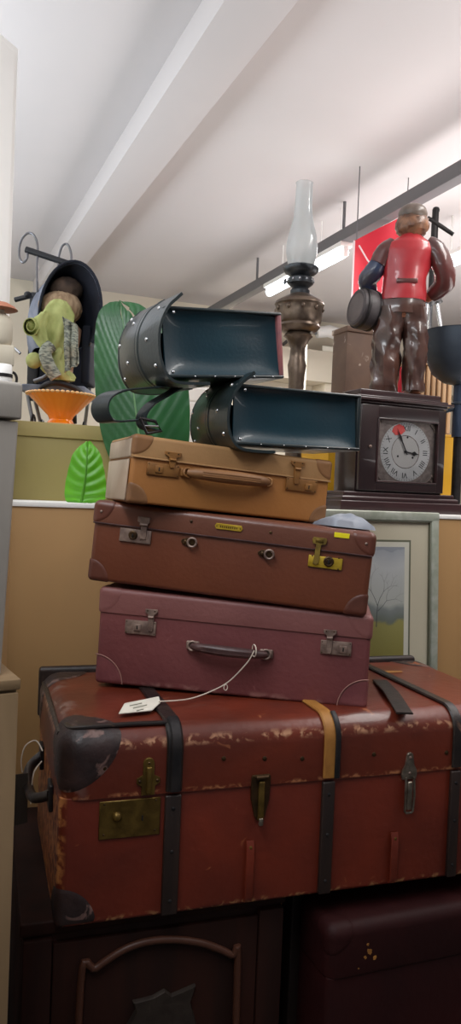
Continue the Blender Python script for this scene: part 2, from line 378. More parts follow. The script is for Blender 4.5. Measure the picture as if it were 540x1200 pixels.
# ------------------------------------------------------------------ setting
CEIL = 2.90
back = atz(150, 345, CEIL); YB = back.y
X0, X1, Y0 = -2.6, 8.0, -2.6
struct('floor', MB().rbox(X0, X1, Y0, YB, -.06, 0, .001, .001, .001, 1), M['floor'])
struct('ceiling', MB().rbox(X0, X1, Y0, YB+.12, CEIL, CEIL+.06, .001, .001, .001, 1), M['ceil'])
struct('wall_back', MB().rbox(X0, X1, YB, YB+.1, 0, CEIL, .001, .001, .001, 1), M['wall'])
struct('wall_left', MB().rbox(X0-.1, X0, Y0, YB+.1, 0, CEIL, .001, .001, .001, 1), M['wall'])
struct('wall_right', MB().rbox(X1, X1+.1, Y0, YB+.1, 0, CEIL, .001, .001, .001, 1), M['wall'])
bz = CEIL-.11
xa, xb = atz(237, 0, CEIL).x, atz(350, 0, bz).x
struct('trim_1', MB().rbox(xa, xb, Y0, YB, bz, CEIL, .001, .001, .002, 2), M['beam'])
c0 = at(368, 400, YB); c1 = at(396, 400, YB)
struct('trim_2', MB().rbox(c0.x, c1.x, YB-.22, YB, 0, CEIL-.55, .004, .004, .002, 2), M['wall'])
struct('trim_3', MB().rbox(c0.x-1.2, X1, YB-.26, YB, CEIL-.55, CEIL-.30, .004, .004, .002, 2), M['wall'])

# ------------------------------------------------------------------ long tan cabinet behind everything
YF, ZT = 1.87, 1.381
cabx0, cabx1 = at(14, 600, YF).x, 2.1
t = thing('display_cabinet', 'long tan board-backed cabinet with white edged top, standing behind the luggage', 'cabinet', ((cabx0+cabx1)/2, 2.25, 0))
hw = (cabx1-cabx0)/2
MB().rbox(-hw, hw, YF-2.25, .38, 0, ZT-.012, .002, .001, .001, 2).build('back_panel', M['tan'], t)
MB().rbox(-hw-.004, hw, YF-.004-2.25, .385, ZT-.012, ZT, .002, .0015, .0015, 2).build('top', M['white'], t, label='thin white edged top board')

# ------------------------------------------------------------------ big trunk
L_, D_, H_ = .986, .46, .345
T = thing('steamer_trunk', 'large red-brown travelling trunk with dark battens, under the stack of three suitcases', 'trunk', (.739, 1.277, .653), -4.469)
SE = .228; RL = .042; x0, x1 = -L_/2, L_/2
MB().rbox(x0, x1, 0, D_, 0, SE-.001, .018, .001, .008, 5).build('body', M['trunk'], T)
MB().rbox(x0-.003, x1+.003, -.004, D_+.003, SE-.004, H_, RL, RL, .001, 8).build('lid', M['trunklid'], T)
def lidpath(off, y_end=D_-.02, z_lo=SE+.002):
    p = [(-.004-off, z_lo), (-.004-off, H_-RL)]
    p += [(-.004+RL-(RL+off)*cos(a), H_-RL+(RL+off)*sin(a)) for a in [pi/2*i/8 for i in range(1, 9)]]
    p += [(y_end, H_+off)]; return p
def xat(px, py, y=-.004): return onface(T, px, py, y)[0]
for k, px in enumerate((203, 385, 533)):
    xs = onface(T, px, 930 if px < 300 else 912, -.005)[0]
    m1 = M['blackleather'] if k != 1 else M['tanleather']
    w = .030 if k != 1 else .026
    if k == 2: w = .022
    b = MB().ribbon([(xs, y, z) for y, z in lidpath(.003)], (1, 0, 0), w, .007).build('lid_strap', m1, T, label=None if k != 1 else 'strap of worn tan leather')
    if k == 0:
        MB().ribbon([(xs+.002, y, z) for y, z in lidpath(.008)[:9]], (1, 0, 0), .020, .006).build('metal_bow', M['iron'], T, label='shiny black metal bow on the strap')
    if k == 1:
        MB().ribbon([(xs+.014, y, z) for y, z in lidpath(.008)[:8]], (1, 0, 0), .011, .006).build('metal_bow', M['iron'], T, label='short shiny black metal bow beside tan strap')
    MB().rbox(xs-w/2, xs+w/2, -.010, .0, .004, SE-.006, .003, .003, .003, 3).build('batten', M['darkwood'], T)
    g = Studs()
    for zz in (.03, .12, SE-.03): stud(g, xs, -.010, zz, .0035, .002)
    g.build('nail', M['iron'], T)
# black binding along the lid's upper edge, left section and the left end
xs0 = onface(T, 203, 930)[0]
ang = radians(70)
yb_, zb_ = -.004+RL-(RL+.002)*cos(ang), H_-RL+(RL+.002)*sin(ang)
MB().tube(spline([(x0+.018, yb_+.05, zb_-.008), (x0+.022, yb_+.012, zb_-.004), (x0+.045, yb_, zb_), (x0+.12, yb_, zb_+.001), (xs0-.012, yb_, zb_)]), .0075, 10, flat=.6).build('edge_binding', M['blackleather'], T)
MB().tube(spline([(x0+.004, .06, H_-.022), (x0+.004, .2, H_-.02), (x0+.004, D_-.04, H_-.02)]), .006, 8).build('edge_binding', M['blackleather'], T)
# raised dark back batten with rounded ends
MB().rbox(x0-.006, x1-.02, D_-.016, D_+.006, H_-.10, H_+.010, .004, .010, .002, 4).build('back_batten', M['darkwood'], T)
for sx, xx in ((1, x0-.003), (-1, x1+.003)):
    for (yy, sy) in ((-.004, 1), (D_+.003, -1)):
        corner_patch(MB(), (xx, yy, H_), (sx, sy, -1), .108, RL, .0022, squash=(1, 1, 1)).build('lid_corner', M['cornerleather'], T, label='dark worn leather corner')
for sx, xx in ((1, x0), (-1, x1)):
    corner_patch(MB(), (xx, 0, 0), (sx, 1, 1), .07, .014, .002).build('base_corner', M['cornerleather'], T, label='dark worn leather corner')
# lock: lid hasp and brass plate
def P2(px, py, y=-.005): return onface(T, px, py, y)
a = P2(117, 938); b = P2(187, 978)
lk = MB().rbox(a[0], b[0], -.004, .0, b[1], a[1]-.004, .001, .001, .001, 1).build('lock_plate', M['brass_old'], T, label='square old brass lock plate')
g = Studs(); cx = (a[0]+b[0])/2; cz = (a[1]+b[1])/2
for sx in (-1, 1):
    for sz in (-1, 1): stud(g, cx+sx*(b[0]-a[0])*.42, -.004, cz+sz*(a[1]-b[1])*.38, .002, .0015)
kx, kz = P2(167, 958)
g.build('rivet', M['brass_dark'], lk)
MB().rbox(kx-.0015, kx+.0015, -.0045, -.003, kz-.007, kz+.004, .001, .001, .001, 1).build('keyhole', M['hole'], lk)
nx, nz_ = P2(137, 957)
MB().lathe([(.009, 0), (.009, .004), (.006, .008), (.003, .0095)], 16, M=Matrix.Translation((nx, -.004, nz_)) @ Matrix.Rotation(pi/2, 4, 'X')).build('press_button', M['brass_old'], lk)
a = P2(175, 889, -.008); b = P2(175, 932, -.008); xm = a[0]
poly = [(xm-.012, b[1]), (xm-.012, b[1]+.016), (xm-.021, b[1]+.022), (xm-.021, b[1]+.030), (xm-.010, b[1]+.036), (xm-.010, a[1]-.008)] + arc(xm, a[1]-.009, .010, 180, 0, 8)[1:] + [(xm+.010, b[1]+.036), (xm+.021, b[1]+.030), (xm+.021, b[1]+.022), (xm+.012, b[1]+.016), (xm+.012, b[1])]
hs = MB().prism(poly, -.0085, -.0035, bev=.001).build('hasp', M['brass_old'], T, label='old brass hasp with side lugs')
MB().rbox(xm-.005, xm+.005, -.014, -.008, b[1]+.004, a[1]-.014, .004, .002, .002, 4).build('hasp_tongue', M['brass_old'], hs)
g = Studs(); stud(g, xm, -.0085, a[1]-.008, .0025, .002); stud(g, xm-.016, -.0085, b[1]+.026, .003, .002); stud(g, xm+.016, -.0085, b[1]+.026, .003, .002); g.build('rivet', M['brass_dark'], hs)
# centre drop clasp (shield shaped, bronze) and right nickel clasp
a = P2(306, 908, -.006); b = P2(306, 964, -.006); xm = a[0]
sh = MB().prism([(xm-.019, a[1]-.004), (xm-.017, a[1]), (xm+.017, a[1]), (xm+.019, a[1]-.004), (xm+.018, (a[1]+b[1])/2), (xm+.010, b[1]+.012), (xm, b[1]), (xm-.010, b[1]+.012), (xm-.018, (a[1]+b[1])/2)], -.008, -.002, bev=.001).build('drop_clasp', M['brass_dark'], T, label='shield shaped dark bronze clasp')
MB().rbox(xm-.006, xm+.006, -.015, -.008, b[1]+.006, a[1]-.010, .003, .003, .003, 3).build('clasp_lever', M['brass_old'], sh)
MB().tube([(xm-.012, -.012, a[1]-.003), (xm+.012, -.012, a[1]-.003)], .004, 10).build('hinge_barrel', M['brass_dark'], sh)
MB().rbox(xm-.0045, xm+.0045, -.017, -.012, b[1]-.002, b[1]+.012, .003, .002, .002, 3).build('clasp_tip', M['nickel'], sh)
a = P2(481, 882, -.008); b = P2(481, 913, -.008); xm = a[0]; e = P2(478, 952, -.008)
nk = MB().prism([(xm-.015, b[1]), (xm-.017, b[1]+.008), (xm-.016, b[1]+.018), (xm-.010, b[1]+.028), (xm-.007, a[1]-.006)] + arc(xm, a[1]-.007, .007, 180, 0, 8)[1:] + [(xm+.010, b[1]+.028), (xm+.016, b[1]+.018), (xm+.017, b[1]+.008), (xm+.015, b[1])], -.0085, -.0035, bev=.001).build('clasp', M['nickel'], T, label='nickel toggle clasp with heart shaped hasp')
xe, ze = e
loop = [(xe-.009, -.010, b[1]+.004), (xe-.010, -.012, (b[1]+ze)/2), (xe-.009, -.010, ze+.003), (xe-.006, -.010, ze), (xe+.006, -.010, ze), (xe+.009, -.010, ze+.003), (xe+.010, -.012, (b[1]+ze)/2), (xe+.009, -.010, b[1]+.004)]
MB().tube(loop, .0025, 8).build('wire_bail', M['nickel'], nk)
MB().rbox(xe-.006, xe+.006, -.013, -.004, ze+.006, b[1]-.004, .003, .003, .003, 3).build('clasp_lever', M['nickel'], nk)
g = Studs(); stud(g, xm, -.0085, a[1]-.010, .0035, .002); stud(g, xm, -.0085, b[1]+.012, .003, .002); g.build('rivet', M['nickel_dull'], nk)
# leather loops on the lower front (tongues)
for px, pa, pb in ((293, 985, 1056), (462, 975, 1034)):
    a = P2(px, pa, -.004); b = P2(px-3, pb, -.004)
    tp = MB().ribbon([(a[0], -.004, a[1]), (a[0], -.008, a[1]-.012), (b[0], -.008, b[1]+.01), (b[0], -.003, max(b[1], .002))], (1, 0, 0), .016, .004).build('leather_tongue', M['trunk'], T)
    g = Studs(); stud(g, a[0], -.008, a[1]-.012, .004, .0025); g.build('rivet', M['brass_old'], tp)
# lid rivets
g = Studs()
for px, py in ((262, 889), (310, 889), (354, 889), (438, 884), (523, 882), (122, 900)):
    x, z = P2(px, py, -.004); stud(g, x, -.0042, z, .0045, .002)
g.build('lid_rivet', M['brass_dark'], T)
# loose leather tab on top, beside the right strap, and worn label
p1 = ontop(T, 445, 797, H_+.004); p2 = ontop(T, 474, 836, H_+.004)
dv = Vector((p2[0]-p1[0], p2[1]-p1[1], 0)); wd = Vector((-dv.y, dv.x, 0)).normalized()
MB().ribbon([(p1[0], p1[1], H_+.003), ((p1[0]+p2[0])/2, (p1[1]+p2[1])/2, H_+.010), (p2[0], p2[1], H_+.004)], wd, .034, .004).build('leather_tab', M['darkwood'], T, label='loose dark leather tab on the lid')
q = ontop(T, 457, 787, H_+.001)
MB().prism([(q[0]-.03, q[1]-.008), (q[0]+.028, q[1]-.012), (q[0]+.034, q[1]+.006), (q[0]-.022, q[1]+.012)], 0, 1).deform(lambda v: Vector((v.x, v.z, H_+.0004+v.y*.0006))).build('torn_label', M['tanleather'], T, label='torn tan paper label remnant')
# end handle
pts = spline([(x0-.004, .12, .19), (x0-.03, .15, .175), (x0-.036, .23, .165), (x0-.03, .31, .175), (x0-.004, .34, .19)])
eh = MB().tube(pts, .010, 10).build('end_handle', M['blackleather'], T)
g = MB()
for yy in (.12, .34): g.rbox(x0-.008, x0, yy-.022, yy+.022, .165, .215, .002, .003, .003, 3)
g.build('handle_loop', M['iron'], eh)
bpy.context.view_layer.update()

# hanging dark card on the end handle
t = thing('luggage_label', 'dark card luggage label hung by white string from the trunk end handle', 'tag', T.matrix_world @ Vector((x0-.036, .23, .165)))
Y_ = t.location.y
def W(px, py, Y): return at(px, py, Y) - t.location
MB().tube(spline([W(26, 905, Y_), W(25, 890, Y_), W(30, 874, Y_), W(42, 868, Y_), W(50, 880, Y_-.02)]), .0013, 6).build('string', M['string'], t)
MB().tube(spline([W(49, 892, Y_), W(40, 905, Y_-.01), W(37, 925, Y_-.01), W(36, 942, Y_-.01)]), .0014, 6).build('string_tail', M['string'], t)
c = [W(18, 908, Y_), W(33, 906, Y_), W(32, 964, Y_), W(16, 968, Y_)]
MB().loft([[p for p in c], [p+Vector((0, .002, 0)) for p in c]]).build('card', M['darktag'], t)

# ------------------------------------------------------------------ suitcases
def case(name, label, loc, rz, ry, L, D, H, se, r, mb_, ml_, HL=0., HR=0.):
    o = thing(name, label, 'suitcase', loc, rz, ry)
    sh = lambda v: Vector((v.x, v.y, v.z*(1+((HL*(.5-v.x/L)+HR*(.5+v.x/L))/H)*max(0, min(1, (v.z/H))))))
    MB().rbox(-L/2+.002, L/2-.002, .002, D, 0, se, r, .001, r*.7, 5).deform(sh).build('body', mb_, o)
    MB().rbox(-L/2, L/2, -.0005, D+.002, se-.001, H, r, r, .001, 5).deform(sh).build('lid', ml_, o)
    o['_'] = 0; del o['_']
    bpy.context.view_layer.update(); return o, sh
def bar_handle(o, xa, za, xb, zb, m, mm, out=.022, th=.009, sag=.0, label=None):
    n = 14; pts = []; rs = []
    for i in range(n+1):
        u = i/n; y = -.010-out*sin(pi*min(1, max(0, u)))**.5*.9
        pts.append((xa+(xb-xa)*u, y, za+(zb-za)*u+sag*sin(pi*u))); rs.append(th*(.55+.45*sin(pi*u)**.5))
    h = MB().tube(pts, rs, 12, flat=1.).build('handle', m, o)
    g = MB()
    for k in (-.5, .5): g.tube([(p[0], p[1]-rs[i]*.93, p[2]+k*th*.6) for i, p in enumerate(pts[2:-2], 2)], .0012, 6)
    g.build('handle_seam', m, h)
    for (x, z, s) in ((xa, za, -1), (xb, zb, 1)):
        MB().rbox(x-.014, x+.014, -.006, .002, z-.009, z+.009, .003, .003, .003, 3).build('handle_mount', mm, h)
        MB().tube([(x+.009*cos(a), -.010+.002*sin(a), z+.009*sin(a)) for a in [2*pi*i/16 for i in range(17)]], .0022, 8, caps=False).build('handle_ring', mm, h)
    return h

# --- mulberry suitcase (bottom of stack)
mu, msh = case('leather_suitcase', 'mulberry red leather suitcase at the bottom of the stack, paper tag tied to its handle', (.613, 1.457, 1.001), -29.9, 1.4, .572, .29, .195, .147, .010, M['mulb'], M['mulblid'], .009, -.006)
def q(px, py, y=-.002): return onface(mu, px, py, y)
def T_latch(o, f, plate, tong, mp, mh, mk, keypx=None, holes=True):
    """flat lock plate below the seam with a T shaped hasp folded over it"""
    a = f(plate[0], plate[1]); b = f(plate[2], plate[3]); x0_, x1_ = a[0], b[0]; z0_, z1_ = min(a[1], b[1]), max(a[1], b[1])
    pl = MB().rbox(x0_, x1_, -.003, .003, z0_, z1_, .0012, .001, .001, 2).build('lock_plate', mp, o)
    g = Studs()
    for xx in (x0_+.003, x1_-.003):
        for zz in (z0_+.003, z1_-.003): stud(g, xx, -.003, zz, .0013, .001)
    g.build('rivet', mk, pl)
    if keypx:
        k = f(*keypx)
        MB().rbox(k[0]-.008, k[0]+.008, -.006, -.002, k[1]-.007, k[1]+.007, .0015, .001, .001, 2).build('lock_slide', mp, pl)
        MB().rbox(k[0]-.0015, k[0]+.0015, -.0065, -.004, k[1]-.004, k[1]+.004, .0007, .0005, .0005, 1).build('keyhole', M['hole'], pl)
    c = f(tong[0], tong[1]); d = f(tong[0]+tong[4]*0, tong[2]); w = tong[3]; w2 = tong[4]
    zt, zb = c[1], d[1]; xm = c[0]
    poly = [(xm-w, zt), (xm+w, zt), (xm+w, zt-.006), (xm+w2*1.3, zt-.011), (xm+w2, zb+.004), (xm+w2*.6, zb), (xm-w2*.6, zb), (xm-w2, zb+.004), (xm-w2*1.3, zt-.011), (xm-w, zt-.006)]
    hs = MB().prism(poly, -.0065, -.0015, bev=.001).build('hasp', mh, o)
    MB().tube([(xm-w2*1.1, -.007, zt-.016), (xm+w2*1.1, -.007, zt-.016)], .0028, 8).build('hasp_hinge', mh, hs)
    g = Studs(); stud(g, xm-w*.6, -.0065, zt-.003, .0016, .001); stud(g, xm+w*.6, -.0065, zt-.003, .0016, .001); g.build('rivet', mk, hs)
T_latch(mu, q, (147, 726, 182, 745), (178, 714, 740, .013, .005), M['nickel_dull'], M['nickel_dull'], M['brass_dark'], (161, 735))
T_latch(mu, q, (376, 750, 411, 769), (387, 738, 766, .013, .005), M['nickel_dull'], M['nickel_dull'], M['brass_dark'], (402, 761))
a = q(226, 756); b = q(312, 766)
bar_handle(mu, a[0], a[1], b[0], b[1], M['mulbhandle'], M['nickel_dull'], .018, .0112)
for sx in (-1, 1):
    corner_patch(MB(), (sx*.286-sx*.0015, .0015, 0), (-sx, 1, 1), .06, .009, .0012).deform(msh).build('base_corner', M['mulbedge'], mu)
    cpt = [(sx*(.2855-.0605*cos(a)), -.0005, .0605*sin(a)) for a in [pi/2*i/12 for i in range(13)]]
    MB().tube([Vector((x, y, max(z, .002))) for x, y, z in cpt], .0012, 6).deform(msh).build('corner_stitching', M['stitch'], mu, label='pale stitched line round the corner')
    corner_patch(MB(), (sx*.286, -.0005, .195), (-sx, 1, -1), .048, .010, .001).deform(msh).build('lid_corner', M['mulblid'], mu)

# --- paper price tag tied to handle
bx = q(298, 762, -.03)
hp = mu.matrix_world @ Vector((bx[0], -.034, bx[1]))
t = thing('price_tag', 'white paper price tag on a string, lying on the trunk lid', 'tag', hp)
zt = .653+H_
tp = [atz(139, 836, zt+.010), atz(146, 824, zt+.012), atz(186, 816, zt+.014), atz(188, 823, zt+.011), atz(178, 832, zt+.0095)]
loc_ = [p-hp for p in tp]; low = [p-Vector((0, 0, .0015)) for p in loc_]
tg = MB().loft([low, loc_]).build('card', M['paper'], t)
g = MB()
for (p0, p1) in (((152, 827), (166, 824)), ((156, 830), (172, 826)), ((160, 833), (168, 831))):
    A = atz(*p0, zt+.0145)-hp; B = atz(*p1, zt+.0145)-hp
    g.tube([A, B], .0009, 5)
g.build('pencil_marks', M['mountline'], tg)
e = atz(186, 822, zt+.013)
def onm(px, py, y): 
    I = q(px, py, y); return mu.matrix_world @ Vector((I[0], y, I[1]))
sp = [hp, onm(290, 776, -.03), onm(270, 797, -.02), onm(252, 808, -.02), atz(226, 818, zt+.008), atz(206, 821, zt+.012), e]
MB().tube(spline([p-hp for p in sp]), .0013, 6).build('string', M['string'], t)
kn = onm(264, 803, -.022)-hp
MB().tube([kn+Vector((.004*cos(a), -.002, .006*sin(a)-.004)) for a in [2*pi*i/12 for i in range(13)]], .001, 5).build('string_knot', M['string'], t)
MB().tube([Vector((.010*cos(a)*.2, .014*cos(a), .012*sin(a))) for a in [2*pi*i/16 for i in range(17)]], .0012, 5).build('string_loop', M['string'], t)

# --- chestnut suitcase (middle)
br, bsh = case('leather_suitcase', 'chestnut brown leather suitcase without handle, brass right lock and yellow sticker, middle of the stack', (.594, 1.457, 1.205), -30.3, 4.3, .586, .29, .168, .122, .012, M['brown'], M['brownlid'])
def q(px, py, y=-.002): return onface(br, px, py, y)
for sx in (-1, 1):
    lc = corner_patch(MB(), (sx*.293, -.0005, .168), (-sx, 1, -1), .045, .012, .0018).build('lid_corner', M['browncorner'], br)
    g = Studs(); stud(g, sx*.275, -.0025, .146, .003, .002); g.build('corner_rivet', M['nickel_dull'], lc)
    bc = corner_patch(MB(), (sx*.293-sx*.002, .002, 0), (-sx, 1, 1), .045, .009, .0018).build('base_corner', M['browncorner'], br)
MB().tube([(-.29, -.002, .122), (.29, -.002, .122)], .0016, 6).build('lid_piping', M['mulbhandle'], br)
# left lock (dull nickel)
a = q(141, 618); b = q(176, 637)
pl = MB().rbox(a[0], b[0], -.003, .003, b[1]-.002, a[1], .0015, .001, .001, 2).build('lock_plate', M['nickel_dull'], br, label='dull grey lock plate with round keyhole boss')
k = q(156, 627); MB().lathe([(.0095, 0), (.0095, .002), (.007, .0035), (.0055, .003), (.005, .004)], 20, M=Matrix.Translation((k[0], -.003, k[1])) @ Matrix.Rotation(pi/2, 4, 'X')).build('lock_boss', M['brass_dark'], pl)
MB().rbox(k[0]-.0015, k[0]+.0015, -.0085, -.005, k[1]-.004, k[1]+.003, .0007, .0005, .0005, 1).build('keyhole', M['hole'], pl)
c = q(170, 606); d = q(168, 632)
hs = MB().prism([(c[0]-.014, c[1]), (c[0]+.012, c[1]), (c[0]+.012, c[1]-.010), (c[0]+.008, c[1]-.014), (c[0]+.007, d[1]), (c[0]-.005, d[1]), (c[0]-.006, c[1]-.014), (c[0]-.014, c[1]-.010)], -.0065, -.0015, bev=.001).build('hasp', M['nickel_dull'], br, label='dull grey hasp')
MB().tube([(c[0]-.008, -.007, c[1]-.016), (c[0]+.009, -.007, c[1]-.016)], .003, 8).build('hasp_hinge', M['nickel_dull'], hs)
# right lock (bright brass)
a = q(362, 649); b = q(400, 669)
pl = MB().rbox(a[0], b[0], -.003, .003, b[1]+.001, a[1]-.002, .0015, .001, .001, 2).build('lock_plate', M['brass'], br, label='bright brass lock plate with dark keyhole boss')
k = q(385, 658); MB().lathe([(.0105, 0), (.0105, .002), (.008, .004), (.006, .0035), (.005, .0045)], 20, M=Matrix.Translation((k[0], -.003, k[1])) @ Matrix.Rotation(pi/2, 4, 'X')).build('lock_boss', M['brass_dark'], pl)
MB().rbox(k[0]-.0015, k[0]+.0015, -.009, -.005, k[1]-.004, k[1]+.003, .0007, .0005, .0005, 1).build('keyhole', M['hole'], pl)
g = Studs()
for px, py in ((366, 651), (397, 654), (396, 667)):
    x, z = q(px, py); stud(g, x, -.003, z, .0016, .001)
g.build('rivet', M['brass_dark'], pl)
c = q(375, 630); d = q(371, 662)
hs = MB().prism([(c[0]-.013, c[1]), (c[0]+.013, c[1]), (c[0]+.015, c[1]-.005), (c[0]+.013, c[1]-.012), (c[0]+.004, c[1]-.014), (c[0]+.003, d[1]+.004), (c[0]-.002, d[1]), (c[0]-.009, d[1]+.002), (c[0]-.006, c[1]-.014), (c[0]-.013, c[1]-.012), (c[0]-.015, c[1]-.005)], -.0065, -.0015, bev=.001).build('hasp', M['brass_mid'], br, label='brass hasp over the right lock')
MB().rbox(c[0]-.008, c[0]+.008, -.0085, -.006, c[1]-.010, c[1]-.003, .001, .001, .001, 2).build('hasp_cap', M['brass_old'], hs)
# handle mounts, the handle itself is gone
for px, py in ((221, 635), (311, 649)):
    x, z = q(px, py)
    hm = MB().prism([(x-.016*cos(a_)-.0, z+.008*sin(a_)) for a_ in [2*pi*i/20 for i in range(20)]], -.003, .002, bev=.001).build('handle_mount', M['brass_dark'], br, label='oval bronze handle mount, no handle')
    MB().tube([(x+.008+.009*cos(a_), -.007, z+.009*sin(a_)) for a_ in [2*pi*i/20 for i in range(21)]], .0024, 8, caps=False).build('handle_ring', M['nickel_dull'], hm)
    MB().ellipsoid((x-.006, -.004, z), .005, .004, .005, 12, 8).build('mount_boss', M['brass_dark'], hm)
x, z = q(268, 618)
npz = MB().prism([(x+dx, z+dz) for dx, dz in ((-.029, 0), (-.026, .006), (.026, .006), (.029, 0), (.026, -.006), (-.026, -.006))], -.0035, .001, bev=.0008).build('name_plate', M['brass'], br, label='small bright brass name plate')
g = Studs(); stud(g, x-.0245, -.0035, z, .0014, .001); stud(g, x+.0245, -.0035, z, .0014, .001); g.build('rivet', M['brass_dark'], npz)
g = MB()
for i in range(9): g.rbox(x-.018+i*.0042, x-.0155+i*.0042, -.0038, -.0034, z-.0022, z+.0022, .0003, .0001, .0001, 1)
g.build('engraving', M['brass_old'], npz)
g = Studs()
for px, py in ((224, 611), (317, 624)):
    x, z = q(px, py); stud(g, x, -.001, z, .0032, .002)
g.build('lid_rivet', M['brass_dark'], br)
a = q(392, 623); b = q(409, 632)
MB().rbox(a[0], b[0], -.0022, -.0002, b[1]+.001, a[1]-.001, .001, .0003, .0003, 1).build('sticker', M['sticker'], br, label='bright yellow paper sticker')

# --- tan suitcase (top)
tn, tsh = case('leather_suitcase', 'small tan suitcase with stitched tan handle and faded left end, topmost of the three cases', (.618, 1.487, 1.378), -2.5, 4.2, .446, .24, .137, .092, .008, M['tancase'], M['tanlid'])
def q(px, py, y=-.002): return onface(tn, px, py, y)
MB().rbox(-.2255, -.2225, .02, .225, .004, .088, .004, .003, .003, 2).build('faded_end', M['tanend'], tn, label='pale faded end panel')
MB().rbox(-.2255, -.222, .012, .228, .092, .130, .004, .003, .003, 2).build('faded_lid_end', M['tanend'], tn, label='pale faded lid end')
for sx in (-1, 1):
    corner_patch(MB(), (sx*.223, -.0005, .137), (-sx, 1, -1), .040, .008, .0016).build('lid_corner', M['tancorner'], tn)
    corner_patch(MB(), (sx*.223-sx*.002, .002, 0), (-sx, 1, 1), .040, .006, .0016).build('base_corner', M['tancorner'], tn)
MB().tube([(-.222, -.0015, .0925), (.222, -.0015, .0925)], .0018, 6).build('lid_piping', M['tanlid'], tn)
T_latch(tn, q, (173, 541, 209, 560), (203, 530, 549, .017, .006), M['tanmetal'], M['tanmetal'], M['brass_dark'], (186, 550))
T_latch(tn, q, (336, 559, 370, 578), (349, 541, 568, .016, .006), M['tanmetal'], M['tanmetal'], M['brass_dark'], (361, 571))
a = q(219, 554); b = q(312, 565)
bar_handle(tn, a[0], a[1], b[0], b[1], M['tancorner'], M['tanmetal'], .018, .0135)

# --- grey-blue cloth behind the tan case, on the chestnut lid
c = br.matrix_world @ Vector((.235, .12, .169))
t = MB()
def cl(u, v):
    x = -.06+.11*u; y = -.05+.1*v
    h = .026*(sin(pi*min(1, u*1.05))**.4)*(sin(pi*v)**.3) if 0 < u < 1 and 0 < v < 1 else 0
    return (x, y, h*(1+.22*sin(9*u+4*v)+.2*noise.noise(Vector((u*5, v*5, 0)))) - x*.075)
t.grid(cl, 24, 18)
o = tag(t.build('folded_cloth', M['plasticgrey']), 'grey-blue folded cloth on the chestnut suitcase beside the tan case', 'cloth'); o.location = c

# ------------------------------------------------------------------ satchels
def satchel(label, loc, rz, ry, W_, Tk, Dp, pink=False, lift=0.):
    o = thing('leather_satchel', label, 'satchel', loc, rz, ry)
    # local x: from flap (left) to base (right); z thickness; y depth
    def wave(v): return Vector((v.x, v.y, v.z + .003*sin(v.x*30)*(1 if v.z > Tk/2 else .4)))
    MB().rbox(.0, W_, -.004, Dp, Tk-.007, Tk, .004, .003, .003, 3).deform(lambda v: wave(v)+Vector((0, 0, -.004*(v.x/W_)**3))).build('back_panel', M['tealdark'], o)
    MB().rbox(.0, W_, -.004, Dp, 0, .007, .004, .003, .003, 3).build('front_panel', M['tealdark'], o)
    MB().rbox(W_-.010, W_, -.003, Dp, .004, Tk-.006, .004, .003, .003, 3).build('base_panel', M['pinkreflection'] if pink else M['tealdark'], o, label='base edge with a reddish reflection painted on' if pink else None)  # pink variant colours the panel as if it reflected something red
    def gus(u, v):
        x = .0+(W_-.006)*u; zt = Tk-.006-.004*u**3
        e = (1-(2*u-1)**6)*(1-(2*v-1)**4)
        return (x, .004+.014*e+.003*sin(5*u+3*v), .005+(zt-.005)*v)
    MB().grid(gus, 28, 16, thick=.003).build('gusset', M['teal'], o, angle=80)
    MB().rbox(.002, W_-.01, Dp-.01, Dp, .004, Tk-.02, .004, .003, .003, 2).build('rear_gusset', M['teal'], o)
    # flap: curls round the mouth, open on the right
    sec = spline([(.040, Tk+.022), (.028, Tk+.012), (.008, Tk-.006), (-.010, Tk*.72), (-.016, Tk*.45), (-.012, Tk*.2), (.004, .0), (.03, -.008), (.09, -.009)], 6)
    rings = []
    fl = MB()
    def flap(u, v):
        k = u*(len(sec)-1); i = min(int(k), len(sec)-2); p = sec[i].lerp(sec[i+1], k-i)
        bul = -.010*sin(pi*v)*sin(pi*min(1, u*1.2)) if u < .83 else 0
        return (p[0]+bul, -.012+(Dp+.016)*v, p[1])
    fl.grid(flap, 48, 14, thick=.006)
    f = fl.build('flap', M['tealdark'], o, angle=60)
    def outn(u, v):
        p = Vector(flap(max(0, u-.01), v)); p2 = Vector(flap(min(1, u+.01), v)); d_ = (p2-p).normalized(); n = Vector((-d_.z, 0, d_.x))
        return n if n.dot(Vector(flap(u, v))-Vector((.10, v*Dp, Tk/2))) > 0 else -n
    for vv in (.38, .44, .96):
        MB().tube([Vector(flap(u/40, vv))+outn(u/40, vv)*.006 for u in range(41)], .0016, 6).build('flap_seam', M['tealdark'], f)
    MB().ribbon([Vector(flap(u/40, .41))+outn(u/40, .41)*.0062 for u in range(41)], (0, 1, 0), .010, .002).build('flap_band', M['tealdark'], f)
    for (uu, vv) in ((.24, .16), (.45, .20), (.63, .10), (.30, .62), (.56, .66), (.42, .93), (.22, .88), (.66, .9)):
        p = Vector(flap(uu, vv)); n = outn(uu, vv)
        R = n.to_track_quat('Z', 'Y').to_matrix().to_4x4()
        MB().lathe([(.0048, 0), (.0046, .0016), (.003, .0034), (.0006, .004)], 12, M=Matrix.Translation(p+n*.0055) @ R).build('stud', M['chrome'], f)
    for xx, zz in ((.012, .012), (.02, Tk-.012)):
        g = Studs(); stud(g, xx, -.002, zz, .004, .004); g.build('stud', M['chrome'], o)
    for i in range(5):
        g = Studs(); stud(g, .06+i*(W_-.09)/4, -.004, .003, .002, .002); g.build('base_stud', M['chrome'], o)
    bpy.context.view_layer.update(); return o, flap
